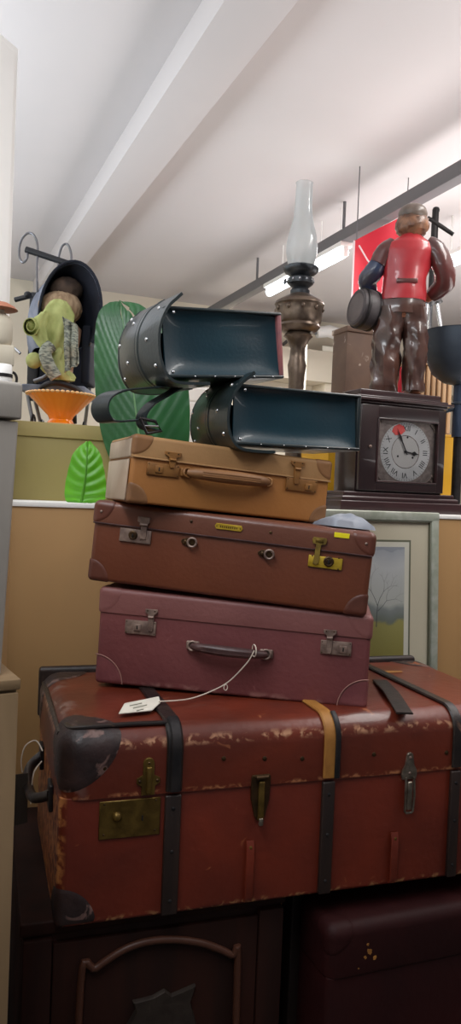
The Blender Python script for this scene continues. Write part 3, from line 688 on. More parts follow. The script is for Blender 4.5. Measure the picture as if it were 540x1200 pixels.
# lower bag sits on the tan suitcase lid
s2, fl2 = satchel('dark teal leather satchel lying on its side on the tan suitcase, the lower of two', at(274, 521, 1.47), 0, -.8, .302, .126, .21)
s1, fl1 = satchel('dark teal leather satchel with buckled strap and a reddish reflection painted on its end, the upper of two', at(196, 443, 1.475), 7, -6, .278, .142, .20, True, .0)
def q(px, py, y): x, z = onface(s1, px, py, y); return (x, y, z)
# strap of the upper bag: hangs in a loop, with buckle
pth = spline([q(203, 452, .05), q(172, 455, .05), q(140, 458, .05), q(122, 466, .05), q(117, 480, .05), q(124, 493, .05), q(142, 494, .05), q(162, 492, .05)], 8)
st = MB().ribbon(pth, (-.6, .8, 0), .042, .004).build('strap', M['tealdark'], s1)
pth = spline([q(208, 455, .06), q(192, 464, .06), q(176, 474, .06), q(166, 487, .06), q(168, 500, .06), q(182, 505, .055)], 8)
MB().ribbon(pth, (-.6, .8, 0), .026, .004).build('strap', M['tealdark'], s1)
bp = [Vector(q(px, py, .03)) for px, py in ((164, 490), (182, 494), (189, 505), (172, 508))]
bk = MB().tube([bp[0], bp[1], bp[2], bp[3], bp[0]], .0035, 8).build('buckle', M['iron'], s1, label='dark metal strap buckle')
MB().tube([(bp[0]+bp[3])/2, (bp[1]+bp[2])/2], .002, 8).build('buckle_pin', M['chrome'], bk)

# ------------------------------------------------------------------ picture leaning on the tan cabinet
yb, yt = 1.800, 1.842     # leans back
zr = .655
TOP = at(512, 601, yt)
lean = math.degrees(math.atan2(yt-yb, TOP.z-zr))
PW = .62; PH = sqrt((TOP.z-zr)**2+(yt-yb)**2)
t = thing('framed_picture', 'silver-green framed landscape print with cream mount, leaning behind the suitcases', 'picture', (TOP.x-PW/2, yb, zr))
t.matrix_world = Matrix.Translation((TOP.x-PW/2, yb, zr)) @ Matrix.Rotation(radians(-lean), 4, 'X')
bpy.context.view_layer.update()
def q(px, py, y=-.004): return onface(t, px, py, y)
fwid = .026
g = MB()
g.rbox(-PW/2, PW/2, -.012, .010, PH-fwid, PH, .002, .004, .002, 3).rbox(-PW/2, PW/2, -.012, .010, 0, fwid, .002, .004, .002, 3)
g.rbox(-PW/2, -PW/2+fwid, -.012, .010, fwid*.6, PH-fwid*.6, .004, .001, .001, 3).rbox(PW/2-fwid, PW/2, -.012, .010, fwid*.6, PH-fwid*.6, .004, .001, .001, 3)
fr = g.build('frame', M['framesilver'], t)
g = MB()
for (a0, a1, b0, b1) in ((-PW/2+fwid, PW/2-fwid, PH-fwid-.004, PH-fwid), (-PW/2+fwid, PW/2-fwid, fwid, fwid+.004), (-PW/2+fwid, -PW/2+fwid+.004, fwid, PH-fwid), (PW/2-fwid-.004, PW/2-fwid, fwid, PH-fwid)):
    g.rbox(a0, a1, -.010, .004, b0, b1, .001, .001, .001, 1)
g.build('frame_slip', M['mountline'], fr, label='dark inner slip of the frame')
MB().rbox(-PW/2+.01, PW/2-.01, 0, .006, .01, PH-.01, .001, .001, .001, 1).build('mount', M['mount'], t)
a = q(482, 633); xr, zt_ = a[0], a[1]; xl = -xr; zl = .12
MB().rbox(xl, xr, -.002, .001, zl, zt_, .001, .0005, .0005, 1).build('mount_line', M['mountline'], t)
MB().rbox(xl+.006, xr-.006, -.0028, .001, zl+.006, zt_-.006, .001, .0005, .0005, 1).build('inner_mount', M['mountin'], t)
# painting: grey sky, distant trees, yellow-green field: one procedural material
pm = bpy.data.materials.new('landscape_print'); pm.use_nodes = True; N = pm.node_tree.nodes; Lk = pm.node_tree.links; b = N['Principled BSDF']; b.inputs['Roughness'].default_value = .7
tc = N.new('ShaderNodeTexCoord'); se_ = N.new('ShaderNodeSeparateXYZ'); Lk.new(tc.outputs['Object'], se_.inputs[0])
nz1 = N.new('ShaderNodeTexNoise'); nz1.inputs['Scale'].default_value = 9; nz1.inputs['Detail'].default_value = 8; Lk.new(tc.outputs['Object'], nz1.inputs['Vector'])
mm = N.new('ShaderNodeMath'); mm.operation = 'MULTIPLY_ADD'; Lk.new(nz1.outputs['Fac'], mm.inputs[0]); mm.inputs[1].default_value = .09; Lk.new(se_.outputs[2], mm.inputs[2])
zmin, zmax = zl+.02, zt_-.02
mr = N.new('ShaderNodeMapRange'); mr.inputs['From Min'].default_value = zmin+.045; mr.inputs['From Max'].default_value = zmax+.045; Lk.new(mm.outputs[0], mr.inputs['Value'])
cr = N.new('ShaderNodeValToRGB'); Lk.new(mr.outputs[0], cr.inputs[0]); e = cr.color_ramp.elements
hz = (q(460, 720)[1]-zmin)/(zmax-zmin)
e[0].position = 0; e[0].color = lin((120, 112, 54)); e[1].position = 1; e[1].color = lin((176, 182, 196))
for pos, cc in ((hz*.5, (150, 142, 74)), (hz-.05, (164, 158, 98)), (hz-.03, (120, 128, 122)), (hz+.03, (138, 146, 150)), (hz+.06, (190, 194, 194)), (hz+.28, (204, 208, 216)), (hz+.45, (160, 166, 182))):
    n_ = e.new(pos); n_.color = lin(cc)
Lk.new(cr.outputs[0], b.inputs['Base Color'])
pa = MB().rbox(xl+.022, xr-.022, -.0036, .001, zmin, zmax, .001, .0005, .0005, 1).build('print', pm, t)
g = MB()
bx_, bz_ = q(441, 735)
def branch(p, d, ln, r, lv):
    p2 = p+d*ln; g.tube([p, p+d*ln*.5+Vector((random.uniform(-.003, .003), 0, 0)), p2], [r, r*.85, r*.65], 5)
    if lv:
        for s in (-1, 1):
            a_ = s*random.uniform(.35, .7); branch(p2, Vector((d.x*cos(a_)-d.z*sin(a_), 0, d.x*sin(a_)+d.z*cos(a_))), ln*random.uniform(.6, .78), r*.6, lv-1)
branch(Vector((bx_, -.0037, bz_)), Vector((.05, 0, 1)).normalized(), .06, .0016, 4)
branch(Vector((bx_+.004, -.0037, bz_+.045)), Vector((.7, 0, .7)).normalized(), .04, .0009, 3)
g.deform(lambda v: Vector((min(max(v.x, xl+.024), xr-.024), -.0037+(v.y+.0037)*.3, v.z)))
g.build('painted_tree', mat('painted_tree_grey', (84, 88, 92), .8), pa)
MB().rbox(-PW/2+fwid-.002, PW/2-fwid+.002, -.0078, -.0062, fwid-.002, PH-fwid+.002, .0005, .0003, .0003, 1).build('glass', M['pane'], t)

# ------------------------------------------------------------------ mantel clock (square to the room)
YC = 1.965
a = at(418, 520, YC); b = at(520, 520, YC); cb = at(470, 600, YC-.03)
ct = at(470, 459, YC)
xm = (a.x+b.x)/2; hwc = (b.x-a.x)/2
CL = thing('mantel_clock', 'dark mahogany mantel clock with silvered dial, standing on the tan cabinet', 'clock', (xm, YC, ZT))
HC = ct.z-ZT; DC = .125
zb_ = at(470, 578, YC).z-ZT
zc_ = at(470, 476, YC).z-ZT
xL = at(397, 590, YC-.02).x-xm; xR = at(529, 590, YC-.02).x-xm; bw = max(-xL, xR)
# stepped base
g = MB(); z_ = 0
for (w, h, r) in ((bw, zb_*.55, .004), (bw-.012, zb_*.25, .008), (bw-.022, zb_*.2, .004)):
    g.rbox(-w, w, -.03+(bw-w), DC+.012, z_, z_+h, .002, min(r, h*.9), .001, 5); z_ += h
g.build('base', M['clockbase'], CL)
MB().rbox(-hwc, hwc, .004, DC, zb_, zc_, .002, .001, .001, 2).build('case', M['clockwood'], CL)
g = MB()
for (w, z0_, z1_) in ((hwc+.006, zc_, zc_+.008), (hwc+.020, zc_+.008, zc_+.017), (hwc+.006, zc_+.017, zc_+.024), (hwc-.012, zc_+.024, HC)):
    g.rbox(-w, w, -(w-hwc)*.9, DC+(w-hwc)*.5, z0_, z1_, .002, .0025, .0025, 3)
g.build('cornice', M['clockbase'], CL)
def q(px, py, y=0.): return onface(CL, px, py, y)
bpy.context.view_layer.update()
pa_ = q(441, 491, .002); pb_ = q(507, 567, .002)
wx0, wx1, wz0, wz1 = pa_[0], pb_[0], pb_[1], pa_[1]
d0, d1, dz0, dz1 = -hwc+.004, hwc-.004, zb_+.004, zc_-.004
g = MB()
g.rbox(d0, wx0, -.012, .005, dz0, dz1, .003, .002, .002, 3).rbox(wx1, d1, -.012, .005, dz0, dz1, .003, .002, .002, 3)
g.rbox(wx0-.003, wx1+.003, -.012, .005, dz0, wz0, .003, .002, .002, 3).rbox(wx0-.003, wx1+.003, -.012, .005, wz1, dz1, .003, .002, .002, 3)
dr = g.build('door', M['clockwood'], CL)
g = MB()
for bxs in ((wx0-.004, wx0+.002, wz0-.004, wz1+.004), (wx1-.002, wx1+.004, wz0-.004, wz1+.004)): g.rbox(bxs[0], bxs[1], -.015, -.002, bxs[2], bxs[3], .002, .002, .002, 3)
for bxs in ((wx0-.004, wx1+.004, wz0-.004, wz0+.002), (wx0-.004, wx1+.004, wz1-.002, wz1+.004)): g.rbox(bxs[0], bxs[1], -.015, -.002, bxs[2], bxs[3], .002, .002, .002, 3)
g.build('door_bead', M['clockbase'], dr)
k = q(433, 523, -.012); MB().ellipsoid((k[0], -.016, k[1]), .005, .005, .005, 14, 10).build('door_knob', M['nickel_dull'], dr)
MB().rbox(wx0, wx1, -.006, -.005, wz0, wz1, .0005, .0003, .0003, 1).build('door_glass', M['clockpane'], dr)
wc = (wx0+wx1)/2; zc = (wz0+wz1)/2; rd = min(wx1-wx0, wz1-wz0)/2*.97
DI = MB().rbox(wx0-.002, wx1+.002, .0015, .0045, wz0-.002, wz1+.002, .0005, .0003, .0003, 1).build('dial', M['dialplate'], CL, label='silvered square dial')
def disc(r0_, r1_, y0_, y1_, n=64):
    MM = Matrix.Translation((wc, 0, zc)) @ Matrix.Rotation(pi/2, 4, 'X')
    if r0_ == 0: return MB().lathe([(r1_, -y1_), (r1_, -y0_)], n, M=MM)
    return MB().lathe([(r0_, -y1_), (r1_, -y1_), (r1_, -y0_), (r0_, -y0_), (r0_, -y1_)], n, M=MM, cap0=False, cap1=False)
disc(rd*.56, rd, .0005, .0015).build('chapter_ring', M['silver'], DI)
disc(0, rd*.555, .0009, .0016).build('dial_centre', M['dialmid'], DI)
for sx in (-1, 1):
    for sz in (-1, 1):
        cxp = wx0+.011 if sx < 0 else wx1-.011; czp = wz0+.013 if sz < 0 else wz1-.013
        g = MB()
        poly = [(cxp+sx*.010, czp+sz*.011), (cxp-sx*.016, czp+sz*.011), (cxp-sx*.008, czp+sz*.004), (cxp+sx*.001, czp-sz*.004), (cxp+sx*.006, czp-sz*.014), (cxp+sx*.010, czp-sz*.018)]
        g.prism(poly, -.0006, .0016)
        for (ox, oz, rr_) in ((.004, .006, .0035), (-.006, .008, .0022), (.007, -.006, .0022)):
            g.tube([(cxp+sx*ox+rr_*cos(a_), -.001, czp+sz*oz+rr_*sin(a_)) for a_ in [2*pi*i/12 for i in range(13)]], .0008, 5)
        g.build('spandrel', M['spandrel'], DI)
ROM = ['XII', 'I', 'II', 'III', 'IIII', 'V', 'VI', 'VII', 'VIII', 'IX', 'X', 'XI']
for i, s in enumerate(ROM):
    cu = bpy.data.curves.new('numeral', 'FONT'); cu.body = s; cu.size = rd*.27; cu.align_x = 'CENTER'; cu.align_y = 'CENTER'; cu.extrude = .0002
    o = bpy.data.objects.new('numeral', cu); COL.objects.link(o)
    me = bpy.data.meshes.new_from_object(o); bpy.data.objects.remove(o)
    me.materials.clear(); me.materials.append(M['ink'])
    o = bpy.data.objects.new('numeral', me); COL.objects.link(o); o.parent = DI
    th = -2*pi*i/12; rr_ = rd*.79
    o.matrix_local = Matrix.Translation((wc-rr_*sin(th), .0002, zc+rr_*cos(th))) @ Matrix.Rotation(pi/2, 4, 'X') @ Matrix.Rotation(th, 4, 'Z')
g = MB()
for i in range(60):
    th = 2*pi*i/60; g.rbox(-.0004, .0004, .0000, .0007, rd*.93, rd*.98, .0001, .0001, .0001, 1, M=Matrix.Translation((wc, 0, zc)) @ Matrix.Rotation(th, 4, 'Y'))
g.build('minute_track', M['ink'], DI)
MB().prism([(wc+x_*rd-.0, zc+z_*rd) for x_, z_ in ((-.58, .66), (-.50, .84), (-.30, .93), (-.12, .86), (-.05, .70), (-.20, .58), (-.44, .54))], -.0006, .0012).build('red_reflection', M['redreflection'], DI, label='rosy red reflection painted on the dial')  # reflection of something red, modelled as a coloured patch
def hand(ang_, ln, w, spade):
    poly = [(-w*.5, -ln*.12), (w*.5, -ln*.12), (w*.45, ln*.45), (w*(1.7 if spade else 1.0), ln*.62), (w*.5, ln*.78), (0, ln), (-w*.5, ln*.78), (-w*(1.7 if spade else 1.0), ln*.62), (-w*.45, ln*.45)]
    return MB().prism(poly, -.0026 if spade else -.0036, -.0018 if spade else -.0030, M=Matrix.Translation((wc, 0, zc)) @ Matrix.Rotation(radians(ang_), 4, 'Y')).build('hour_hand' if spade else 'minute_hand', M['ink'], DI)
hand(97, rd*.56, .0042, True); hand(-27, rd*.86, .0042, False)
disc(0, .004, -.0040, .0).build('hand_boss', M['ink'], DI)
g = MB()
for x_, z_ in ((-.30, -.16), (.30, -.18), (.06, .50)): g.lathe([(.0032, 0), (.0032, .0006)], 14, M=Matrix.Translation((wc+x_*rd, .0009, zc+z_*rd)) @ Matrix.Rotation(pi/2, 4, 'X'))
g.build('winding_hole', M['ink'], DI)
disc(rd*.545, rd*.565, .0002, .0010).build('ring_edge', M['spandrel'], DI)

# ------------------------------------------------------------------ carved figure on the clock
bfr = Fr(468, 458, YC+.06); bfr.P.z = ZT+HC+.001
FG = thing('figurine', 'painted figure in red waistcoat and brown trousers with a barrel, standing on the clock', 'figurine', bfr.P, FACE-6)
q = bfr.q
def R_(v): return v*bfr.s
# body: pelvis root, spine, head, arms, legs
pts = [q(470, 352, 0)+(R_(19), R_(14)), q(473, 325)+(R_(18), R_(13)), q(477, 298)+(R_(22), R_(13)), q(480, 282)+(R_(13), R_(10)), q(481, 271)+(R_(8), R_(8)), q(482, 262, -.005)+(R_(14), R_(14)), q(483, 248, -.005)+(R_(14), R_(15)),
       q(456, 290)+(R_(10), R_(10)), q(441, 308, .0)+(R_(9), R_(9)), q(432, 322, .02)+(R_(8), R_(8)), q(438, 336, .05)+(R_(6.5), R_(6.5)), q(436, 342, .065)+(R_(5), R_(6)),
       q(504, 291)+(R_(10), R_(10)), q(517, 310)+(R_(10), R_(10)), q(519, 328, .02)+(R_(9), R_(9)), q(505, 340, .05)+(R_(7), R_(7)), q(499, 343, .065)+(R_(5), R_(6)),
       q(458, 368)+(R_(14), R_(14)), q(453, 405)+(R_(12), R_(12)), q(450, 438)+(R_(9), R_(10)), q(450, 452)+(R_(7), R_(8)), q(449, 454, .04)+(R_(6), R_(6)),
       q(484, 366)+(R_(14), R_(14)), q(485, 402, .004)+(R_(11), R_(12)), q(486, 436)+(R_(9), R_(10)), q(486, 453)+(R_(7), R_(8)), q(487, 455, .04)+(R_(6), R_(6))]
ed = [(0, 1), (1, 2), (2, 3), (3, 4), (4, 5), (5, 6), (2, 7), (7, 8), (8, 9), (9, 10), (10, 11), (2, 12), (12, 13), (13, 14), (14, 15), (15, 16), (0, 17), (17, 18), (18, 19), (19, 20), (20, 21), (0, 22), (22, 23), (23, 24), (24, 25), (25, 26)]
skin('body', pts, ed, M['figskin'], FG)
def loftE(rows, n=28, fold=0., fr=7, seed=0.):
    """rows: (px centre, py, half width px, half depth px, y offset m)"""
    rings = []
    for (cx_, cy_, a_, b_, yo) in rows:
        x_, z_ = bfr.p(cx_, cy_); ring = []
        for j in range(n):
            th = 2*pi*j/n; k_ = 1+fold*noise.noise(Vector((cos(th)*fr*.25+seed, sin(th)*fr*.25, cy_*.06)))
            ring.append((x_+R_(a_)*cos(th)*k_, yo+R_(b_)*sin(th)*k_, z_))
        rings.append(ring)
    return MB().loft(rings)
def dense(rows, k=4):
    return [tuple(v) for v in [Vector(a_).lerp(Vector(b_), i/k) if False else [x+(y-x)*i/k for x, y in zip(a_, b_)] for a_, b_ in zip(rows, rows[1:]) for i in range(k)]]+[rows[-1]]
v = loftE(dense([(471, 350, 27, 19, 0), (472, 340, 26, 19, 0), (474, 322, 25, 18, 0), (476, 305, 28, 18, 0), (478, 292, 30, 18, 0), (479, 284, 26, 16, 0), (480, 277, 15, 12, 0), (480.5, 273, 10, 10, 0)]), fold=.07, seed=3).build('waistcoat', M['figred'], FG)
MB().rbox(bfr.p(456, 0)[0]*0+bfr.p(462, 331)[0], bfr.p(486, 331)[0], -R_(19.5), -R_(17), bfr.p(474, 333)[1], bfr.p(474, 328)[1], .002, .001, .001, 2).build('back_strap', M['figsleeve'], v, label='dark strap across the back')
tl = loftE(dense([(470, 347, 26, 18, 0), (469, 356, 27, 19, 0), (467, 366, 27, 19, 0)]), fold=.05).build('trousers', M['figbrown'], FG, label='shiny dark brown trousers')
loftE(dense([(459, 358, 18, 17, 0), (456, 380, 18, 16, 0), (453, 400, 17, 15, 0), (452, 425, 16, 15, 0), (451, 448, 16, 15, 0), (451, 455, 15, 14, 0)]), fold=.28, fr=9, seed=1).build('trouser_leg', M['figbrown'], tl)
loftE(dense([(482, 358, 16, 17, 0), (485, 380, 14.5, 16, 0), (486, 402, 13.5, 15, 0), (485, 425, 13, 14, 0), (484, 448, 12.5, 14, 0), (484, 455, 12, 14, 0)]), fold=.26, fr=9, seed=5).build('trouser_leg', M['figbrown'], tl)
def sleeve(name, m, path, rs, lab):
    return MB().tube(spline([q(*p) for p in path], 5), [R_(r_) for r_ in [rs[min(int(i/5), len(rs)-1)]+(rs[min(int(i/5)+1, len(rs)-1)]-rs[min(int(i/5), len(rs)-1)])*((i % 5)/5) for i in range((len(path)-1)*5+1)]], 16).deform(lambda v: v+Vector((0, 0, 0))+Vector((noise.noise(v*90), noise.noise(v*90+Vector((5, 0, 0))), 0))*.003).build(name, m, FG, label=lab)
sleeve('sleeve', M['figsleeve'], [(462, 283, 0), (452, 292, 0), (443, 307, .0)], [9, 12.5, 11.5], 'brown upper left sleeve')
sleeve('sleeve', M['figblue'], [(446, 302, 0), (438, 314, .005), (431, 323, .02), (436, 335, .045)], [10.5, 11.5, 11, 8], 'dark blue lower left sleeve')
sleeve('sleeve', M['figsleeve'], [(498, 283, 0), (508, 292, 0), (517, 310, .0), (520, 328, .015), (507, 340, .045)], [9, 12.5, 12, 12, 8.5], 'brown right sleeve')
# hair: wavy bob, and cap
x_, z_ = bfr.p(482, 262)
MB().ellipsoid((x_, .004, z_), R_(19.5), R_(19), R_(16), 36, 20, fn=lambda d: 1+.10*noise.noise(d*5.5)+.05*noise.noise(d*11)).build('hair', M['fighair'], FG)
x_, z_ = bfr.p(482.5, 249)
MB().ellipsoid((x_, .002, z_), R_(16.8), R_(17.5), R_(12), 32, 16, fn=lambda d: 1+.03*noise.noise(d*4)).build('cap', M['figcap'], FG, label='grey-brown cap on the head')
# face on the far side
x_, z_ = bfr.p(482, 260)
g = MB().ellipsoid((x_, .004+R_(20), z_), R_(2.5), R_(4), R_(3.5), 12, 8); g.build('nose', M['figskin'], FG)
g = MB(); [g.ellipsoid((x_+s*R_(5), .004+R_(17.5), z_+R_(4)), R_(1.6), R_(1.2), R_(1.2), 10, 6) for s in (-1, 1)]; g.build('eyes', M['ink'], FG)
g = MB().ellipsoid((x_, .004+R_(17), z_-R_(6)), R_(4), R_(1.4), R_(1), 12, 6); g.build('mouth', M['figsleeve'], FG)
# hands
for (hx, hy, sgn) in ((434, 344, 1), (497, 345, -1)):
    hnd = [q(hx, hy, .066)+(R_(4.2), R_(3))]; e_ = []
    for k in range(4):
        b_ = len(hnd); l_ = (6.5, 7.5, 7, 5.5)[k]
        hnd += [q(hx+sgn*(k-1.5)*2.1, hy+4, .070)+(R_(1.2), R_(1.2)), q(hx+sgn*(k-1.5)*2.3, hy+4+l_*.55, .064)+(R_(1.1), R_(1.1)), q(hx+sgn*(k-1.5)*2.2, hy+4+l_, .056)+(R_(.9), R_(.9))]
        e_ += [(0, b_), (b_, b_+1), (b_+1, b_+2)]
    b_ = len(hnd); hnd += [q(hx+sgn*5, hy+1, .060)+(R_(1.4), R_(1.4)), q(hx+sgn*7.5, hy+4, .054)+(R_(1.1), R_(1.1))]; e_ += [(0, b_), (b_, b_+1)]
    skin('hand', hnd, e_, M['figskin'], FG, 1)
# barrel under the left arm
bxx, bzz = bfr.p(428, 357); bc = Vector((bxx, .012, bzz))
dirb = Vector((.80, .42, -.10)).normalized()
R = dirb.to_track_quat('Z', 'Y').to_matrix().to_4x4()
MBm = Matrix.Translation(bc-dirb*R_(12)) @ R
ba = MB().lathe([(R_(19), 0), (R_(21.5), .0008), (R_(22.5), R_(5)), (R_(24), R_(13)), (R_(22.5), R_(22)), (R_(21), R_(27)), (R_(18), R_(27))], 40, M=MBm).build('barrel', M['barrel'], FG, label='grey barrel under the left arm')
MB().lathe([(R_(17), -.002), (R_(19.5), -.002), (R_(20.6), .001), (R_(17), .001)], 40, M=MBm, cap0=False, cap1=False).build('barrel_rim', M['barrel'], ba)
MB().lathe([(R_(16.5), 0), (R_(16.5), -.0012)], 40, M=MBm).build('barrel_head', mat('barrel_head', (112, 102, 100), .5, col2=(96, 88, 86), nscale=20), ba)
for z0_ in (R_(4), R_(19)):
    MB().lathe([(R_(22.8), z0_), (R_(23.9), z0_), (R_(24), z0_+R_(3)), (R_(23), z0_+R_(3))], 40, M=MBm, cap0=False, cap1=False).build('barrel_hoop', M['iron'], ba)

# ------------------------------------------------------------------ things behind / beside the clock
YY = 2.22
a = at(386, 500, YY); b = at(533, 500, YY)
YH = at(520, 509, YY).z
t = thing('yellow_box', 'ochre yellow painted box behind the mantel clock', 'box', ((a.x+b.x)/2, YY, ZT))
w = (b.x-a.x)/2
MB().rbox(-w, w, 0, .30, 0, YH-ZT-.008, .003, .002, .002, 2).build('box_body', M['yellow'], t)
MB().rbox(-w-.003, w+.003, -.003, .303, YH-ZT-.008, YH-ZT, .003, .002, .002, 2).build('box_lid', M['yellow'], t)
# pale slatted cabinet
YS = 2.30
a = at(484, 470, YS); b = at(529, 470, YS); zt_ = at(505, 425, YS).z
t = thing('slatted_cabinet', 'small pale wooden cabinet with fluted front, standing behind the clock on the yellow box', 'cabinet', ((a.x+b.x)/2, YS, YH))
w = (b.x-a.x)/2; h = zt_-YH
MB().rbox(-w, w, .004, .16, .006, h-.006, .003, .002, .002, 2).build('carcass', M['chipped'], t)
g = MB()
n = 7
for i in range(n):
    xx = -w+(i+.5)*2*w/n; g.rbox(xx-w/n*.72, xx+w/n*.72, -.004, .006, .012, h-.012, .004, .001, .001, 3)
g.build('fluted_front', M['slat'], t)
g = MB().rbox(-w-.004, w+.004, -.008, .164, 0, .010, .002, .002, .002, 2).rbox(-w-.004, w+.004, -.008, .164, h-.010, h, .002, .002, .002, 2); g.build('moulding', M['slat'], t)
# chipped brown upright box
YX = 2.40
a = at(405, 430, YX); b = at(440, 430, YX); zt_ = at(418, 383, YX).z
t = thing('wooden_box', 'tall brown box with chipped paint, behind the figurine', 'box', ((a.x+b.x)/2, YX, YH))
w = (b.x-a.x)/2; h = zt_-YH
MB().rbox(-w, w, 0, .10, 0, h-.018, .003, .002, .002, 2).build('box_body', M['chipped'], t)
MB().rbox(-w-.004, w+.004, -.005, .105, h-.02, h, .003, .004, .002, 3).build('box_lid', M['chipped'], t)
# red bottle seen between the legs
bf = Fr(467, 500, 2.27); bf.P.z = YH
t = thing('red_bottle', 'narrow red bottle seen between the figurine\'s legs', 'bottle', bf.P)
h = at(468, 430, 2.27).z-YH
MB().lathe([(.010, 0), (.0125, .003), (.0125, h*.62), (.011, h*.72), (.006, h*.82), (.0055, h*.93)], 20).build('bottle_body', M['redcloth'], t)
MB().lathe([(.0065, h*.93), (.0068, h), (.004, h+.001)], 16).build('cap', M['redcloth'], t)
# telescope-like mast on chrome tripod, stands on the slatted cabinet
mf = Fr(505, 425, YS+.08); mf.P.z = at(505, 425, YS).z
t = thing('tripod_stand', 'dark mast with slanting crossbar on a chrome tripod, right of the figurine', 'stand', mf.P, FACE)
q = mf.q; s_ = mf.s
MB().tube([q(505, 348), q(507, 300), q(508.5, 262), q(509.5, 243)], [4.4*s_, 4.2*s_, 4.2*s_, 4*s_], 12).build('mast', M['iron'], t)
MB().lathe([(4.2*s_, -.004), (4.4*s_, .002), (3.4*s_, .010), (1.6*s_, .013)], 14, c=q(509.8, 243)).build('mast_tip', M['iron'], t)
MB().tube([q(499, 252, -.01), q(514, 262, -.012), q(529, 272, -.012)], [2.2*s_, 2.6*s_, 2.4*s_], 10).build('crossbar', M['iron'], t)
MB().lathe([(3*s_, -.004), (12*s_, 0), (13*s_, .004), (12*s_, .010), (5*s_, .013)], 24, c=q(505, 350)).build('collar', M['iron'], t)
base = mf.q(505, 425)
for k, (tx, ty) in enumerate(((491, -.03), (521, -.03), (506, .05))):
    x2, z2 = mf.p(tx, 425)
    MB().tube([q(505+(tx-505)*.35, 349, ty*.3), (x2, ty, .002)], [2.6*s_, 2.2*s_], 10).build('leg', M['chrome'], t)
# dark metal bowl on a post
pf = Fr(537, 590, 2.06); pf.P.z = ZT
t = thing('metal_bowl_stand', 'slate grey metal bowl raised on a blue-grey post, at the right edge', 'stand', pf.P, FACE)
q = pf.q; s_ = pf.s
cz0 = pf.p(540, 440)[1]; cz1 = pf.p(540, 379)[1]; R0 = 43*s_
prof = [(R0*.12, cz0), (R0*.42, cz0+.010), (R0*.72, cz0+(cz1-cz0)*.22), (R0*.90, cz0+(cz1-cz0)*.5), (R0*.98, cz0+(cz1-cz0)*.78), (R0, cz1), (R0*1.02, cz1+.001), (R0*.97, cz1), (R0*.93, cz1-.03), (R0*.6, cz0+.03), (.001, cz0+.012)]
MB().lathe(prof, 48, c=(pf.p(538, 400)[0], 0, 0)).build('bowl', M['slate'], t)
x_ = pf.p(538, 470)[0]
MB().tube([(x_, 0, cz0+.004), (x_, 0, pf.p(538, 500)[1])], 8*s_, 16).build('post', M['bluepost'], t)
MB().tube([(x_, 0, pf.p(538, 499)[1]), (x_, 0, .014)], 5.5*s_, 16).build('lower_post', M['iron'], t, label='dark lower post')
MB().lathe([(.035, 0), (.035, .006), (.02, .014)], 28, c=(x_, 0, 0)).build('foot', M['iron'], t)
kx0 = q(530, 466); kx1 = q(512, 470)
MB().tube([kx0, kx1, q(507, 472)], [4*s_, 4.5*s_, 3.2*s_], 12).build('knob', M['slate'], t)
MB().lathe([(5.5*s_, -.006), (10*s_, 0), (10*s_, .006), (6*s_, .010)], 20, c=(x_, 0, pf.p(538, 462)[1])).build('post_collar', M['slate'], t)

# ------------------------------------------------------------------ oil lamp
YLm = 2.22
lf = Fr(341, 590, YLm); lf.P.z = ZT
t = thing('oil_lamp', 'tall tarnished brass oil lamp with clear glass chimney, behind the satchels', 'lamp', lf.P)
s_ = lf.s
def hgt(py, px=345): return at(px, py, YLm).z-ZT
MB().lathe([(34*s_, 0), (36*s_, .006), (34*s_, .014), (24*s_, .022), (12*s_, .05), (9*s_, hgt(520)), (8.5*s_, hgt(470)), (9*s_, hgt(445)), (11*s_, hgt(428)), (9*s_, hgt(420)), (8.5*s_, hgt(408)), (13*s_, hgt(398)), (17*s_, hgt(394)), (15*s_, hgt(391)), (11*s_, hgt(389))], 36).build('pedestal', M['lampmetal'], t)
fo = MB().lathe([(11*s_, hgt(390)), (21*s_, hgt(388)), (25*s_, hgt(383)), (24*s_, hgt(380)), (26*s_, hgt(377)), (27*s_, hgt(366)), (27*s_, hgt(360)), (29*s_, hgt(357)), (28*s_, hgt(354)), (22*s_, hgt(350)), (15*s_, hgt(346)), (11*s_, hgt(344))], 48, rad=lambda i, a_: 1+(.012*cos(16*a_) if 4 <= i <= 6 else 0)).build('oil_font', M['lampmetal'], t)
g = MB()
for i in range(10):
    a_ = 2*pi*i/10; MB().ellipsoid((27*s_*cos(a_), 27*s_*sin(a_), hgt(363)), .007, .007, .009, 10, 6).build('relief_boss', M['lampmetal'], fo)
bu = MB().lathe([(11*s_, hgt(345)), (11.5*s_, hgt(340)), (9*s_, hgt(337)), (15*s_, hgt(332)), (15.5*s_, hgt(326)), (11*s_, hgt(323)), (17*s_, hgt(320)), (20*s_, hgt(316)), (20.5*s_, hgt(313)), (18*s_, hgt(311.5))], 36, rad=lambda i, a_: 1+(.03*cos(18*a_) if i in (6, 7, 8) else 0)).build('burner', M['lampdark'], t)
g = MB()
for i in range(12):
    a_ = 2*pi*i/12; g.ellipsoid((15.3*s_*cos(a_), 15.3*s_*sin(a_), hgt(329)), .003, .003, .006, 8, 6)
g.build('burner_gallery', M['chrome'], bu)
MB().tube([(-13*s_, -.01, hgt(333)), (-24*s_, -.02, hgt(334))], .0018, 8).lathe([(.009, 0), (.009, .003)], 18, M=Matrix.Translation((-24*s_, -.02, hgt(334))) @ Matrix.Rotation(pi/2, 4, 'Y')).build('wick_wheel', M['lampdark'], bu)
chp = [(14.5*s_, hgt(312)), (16*s_, hgt(306)), (17.8*s_, hgt(297)), (18.2*s_, hgt(288)), (17*s_, hgt(277)), (14*s_, hgt(265)), (11.4*s_, hgt(254)), (10.4*s_, hgt(243)), (9.9*s_, hgt(228)), (9.8*s_, hgt(214)), (10.2*s_, hgt(212))]
pr = spline([(r_, 0, z_) for r_, z_ in chp], 3); pr = [(v.x, v.z) for v in pr]
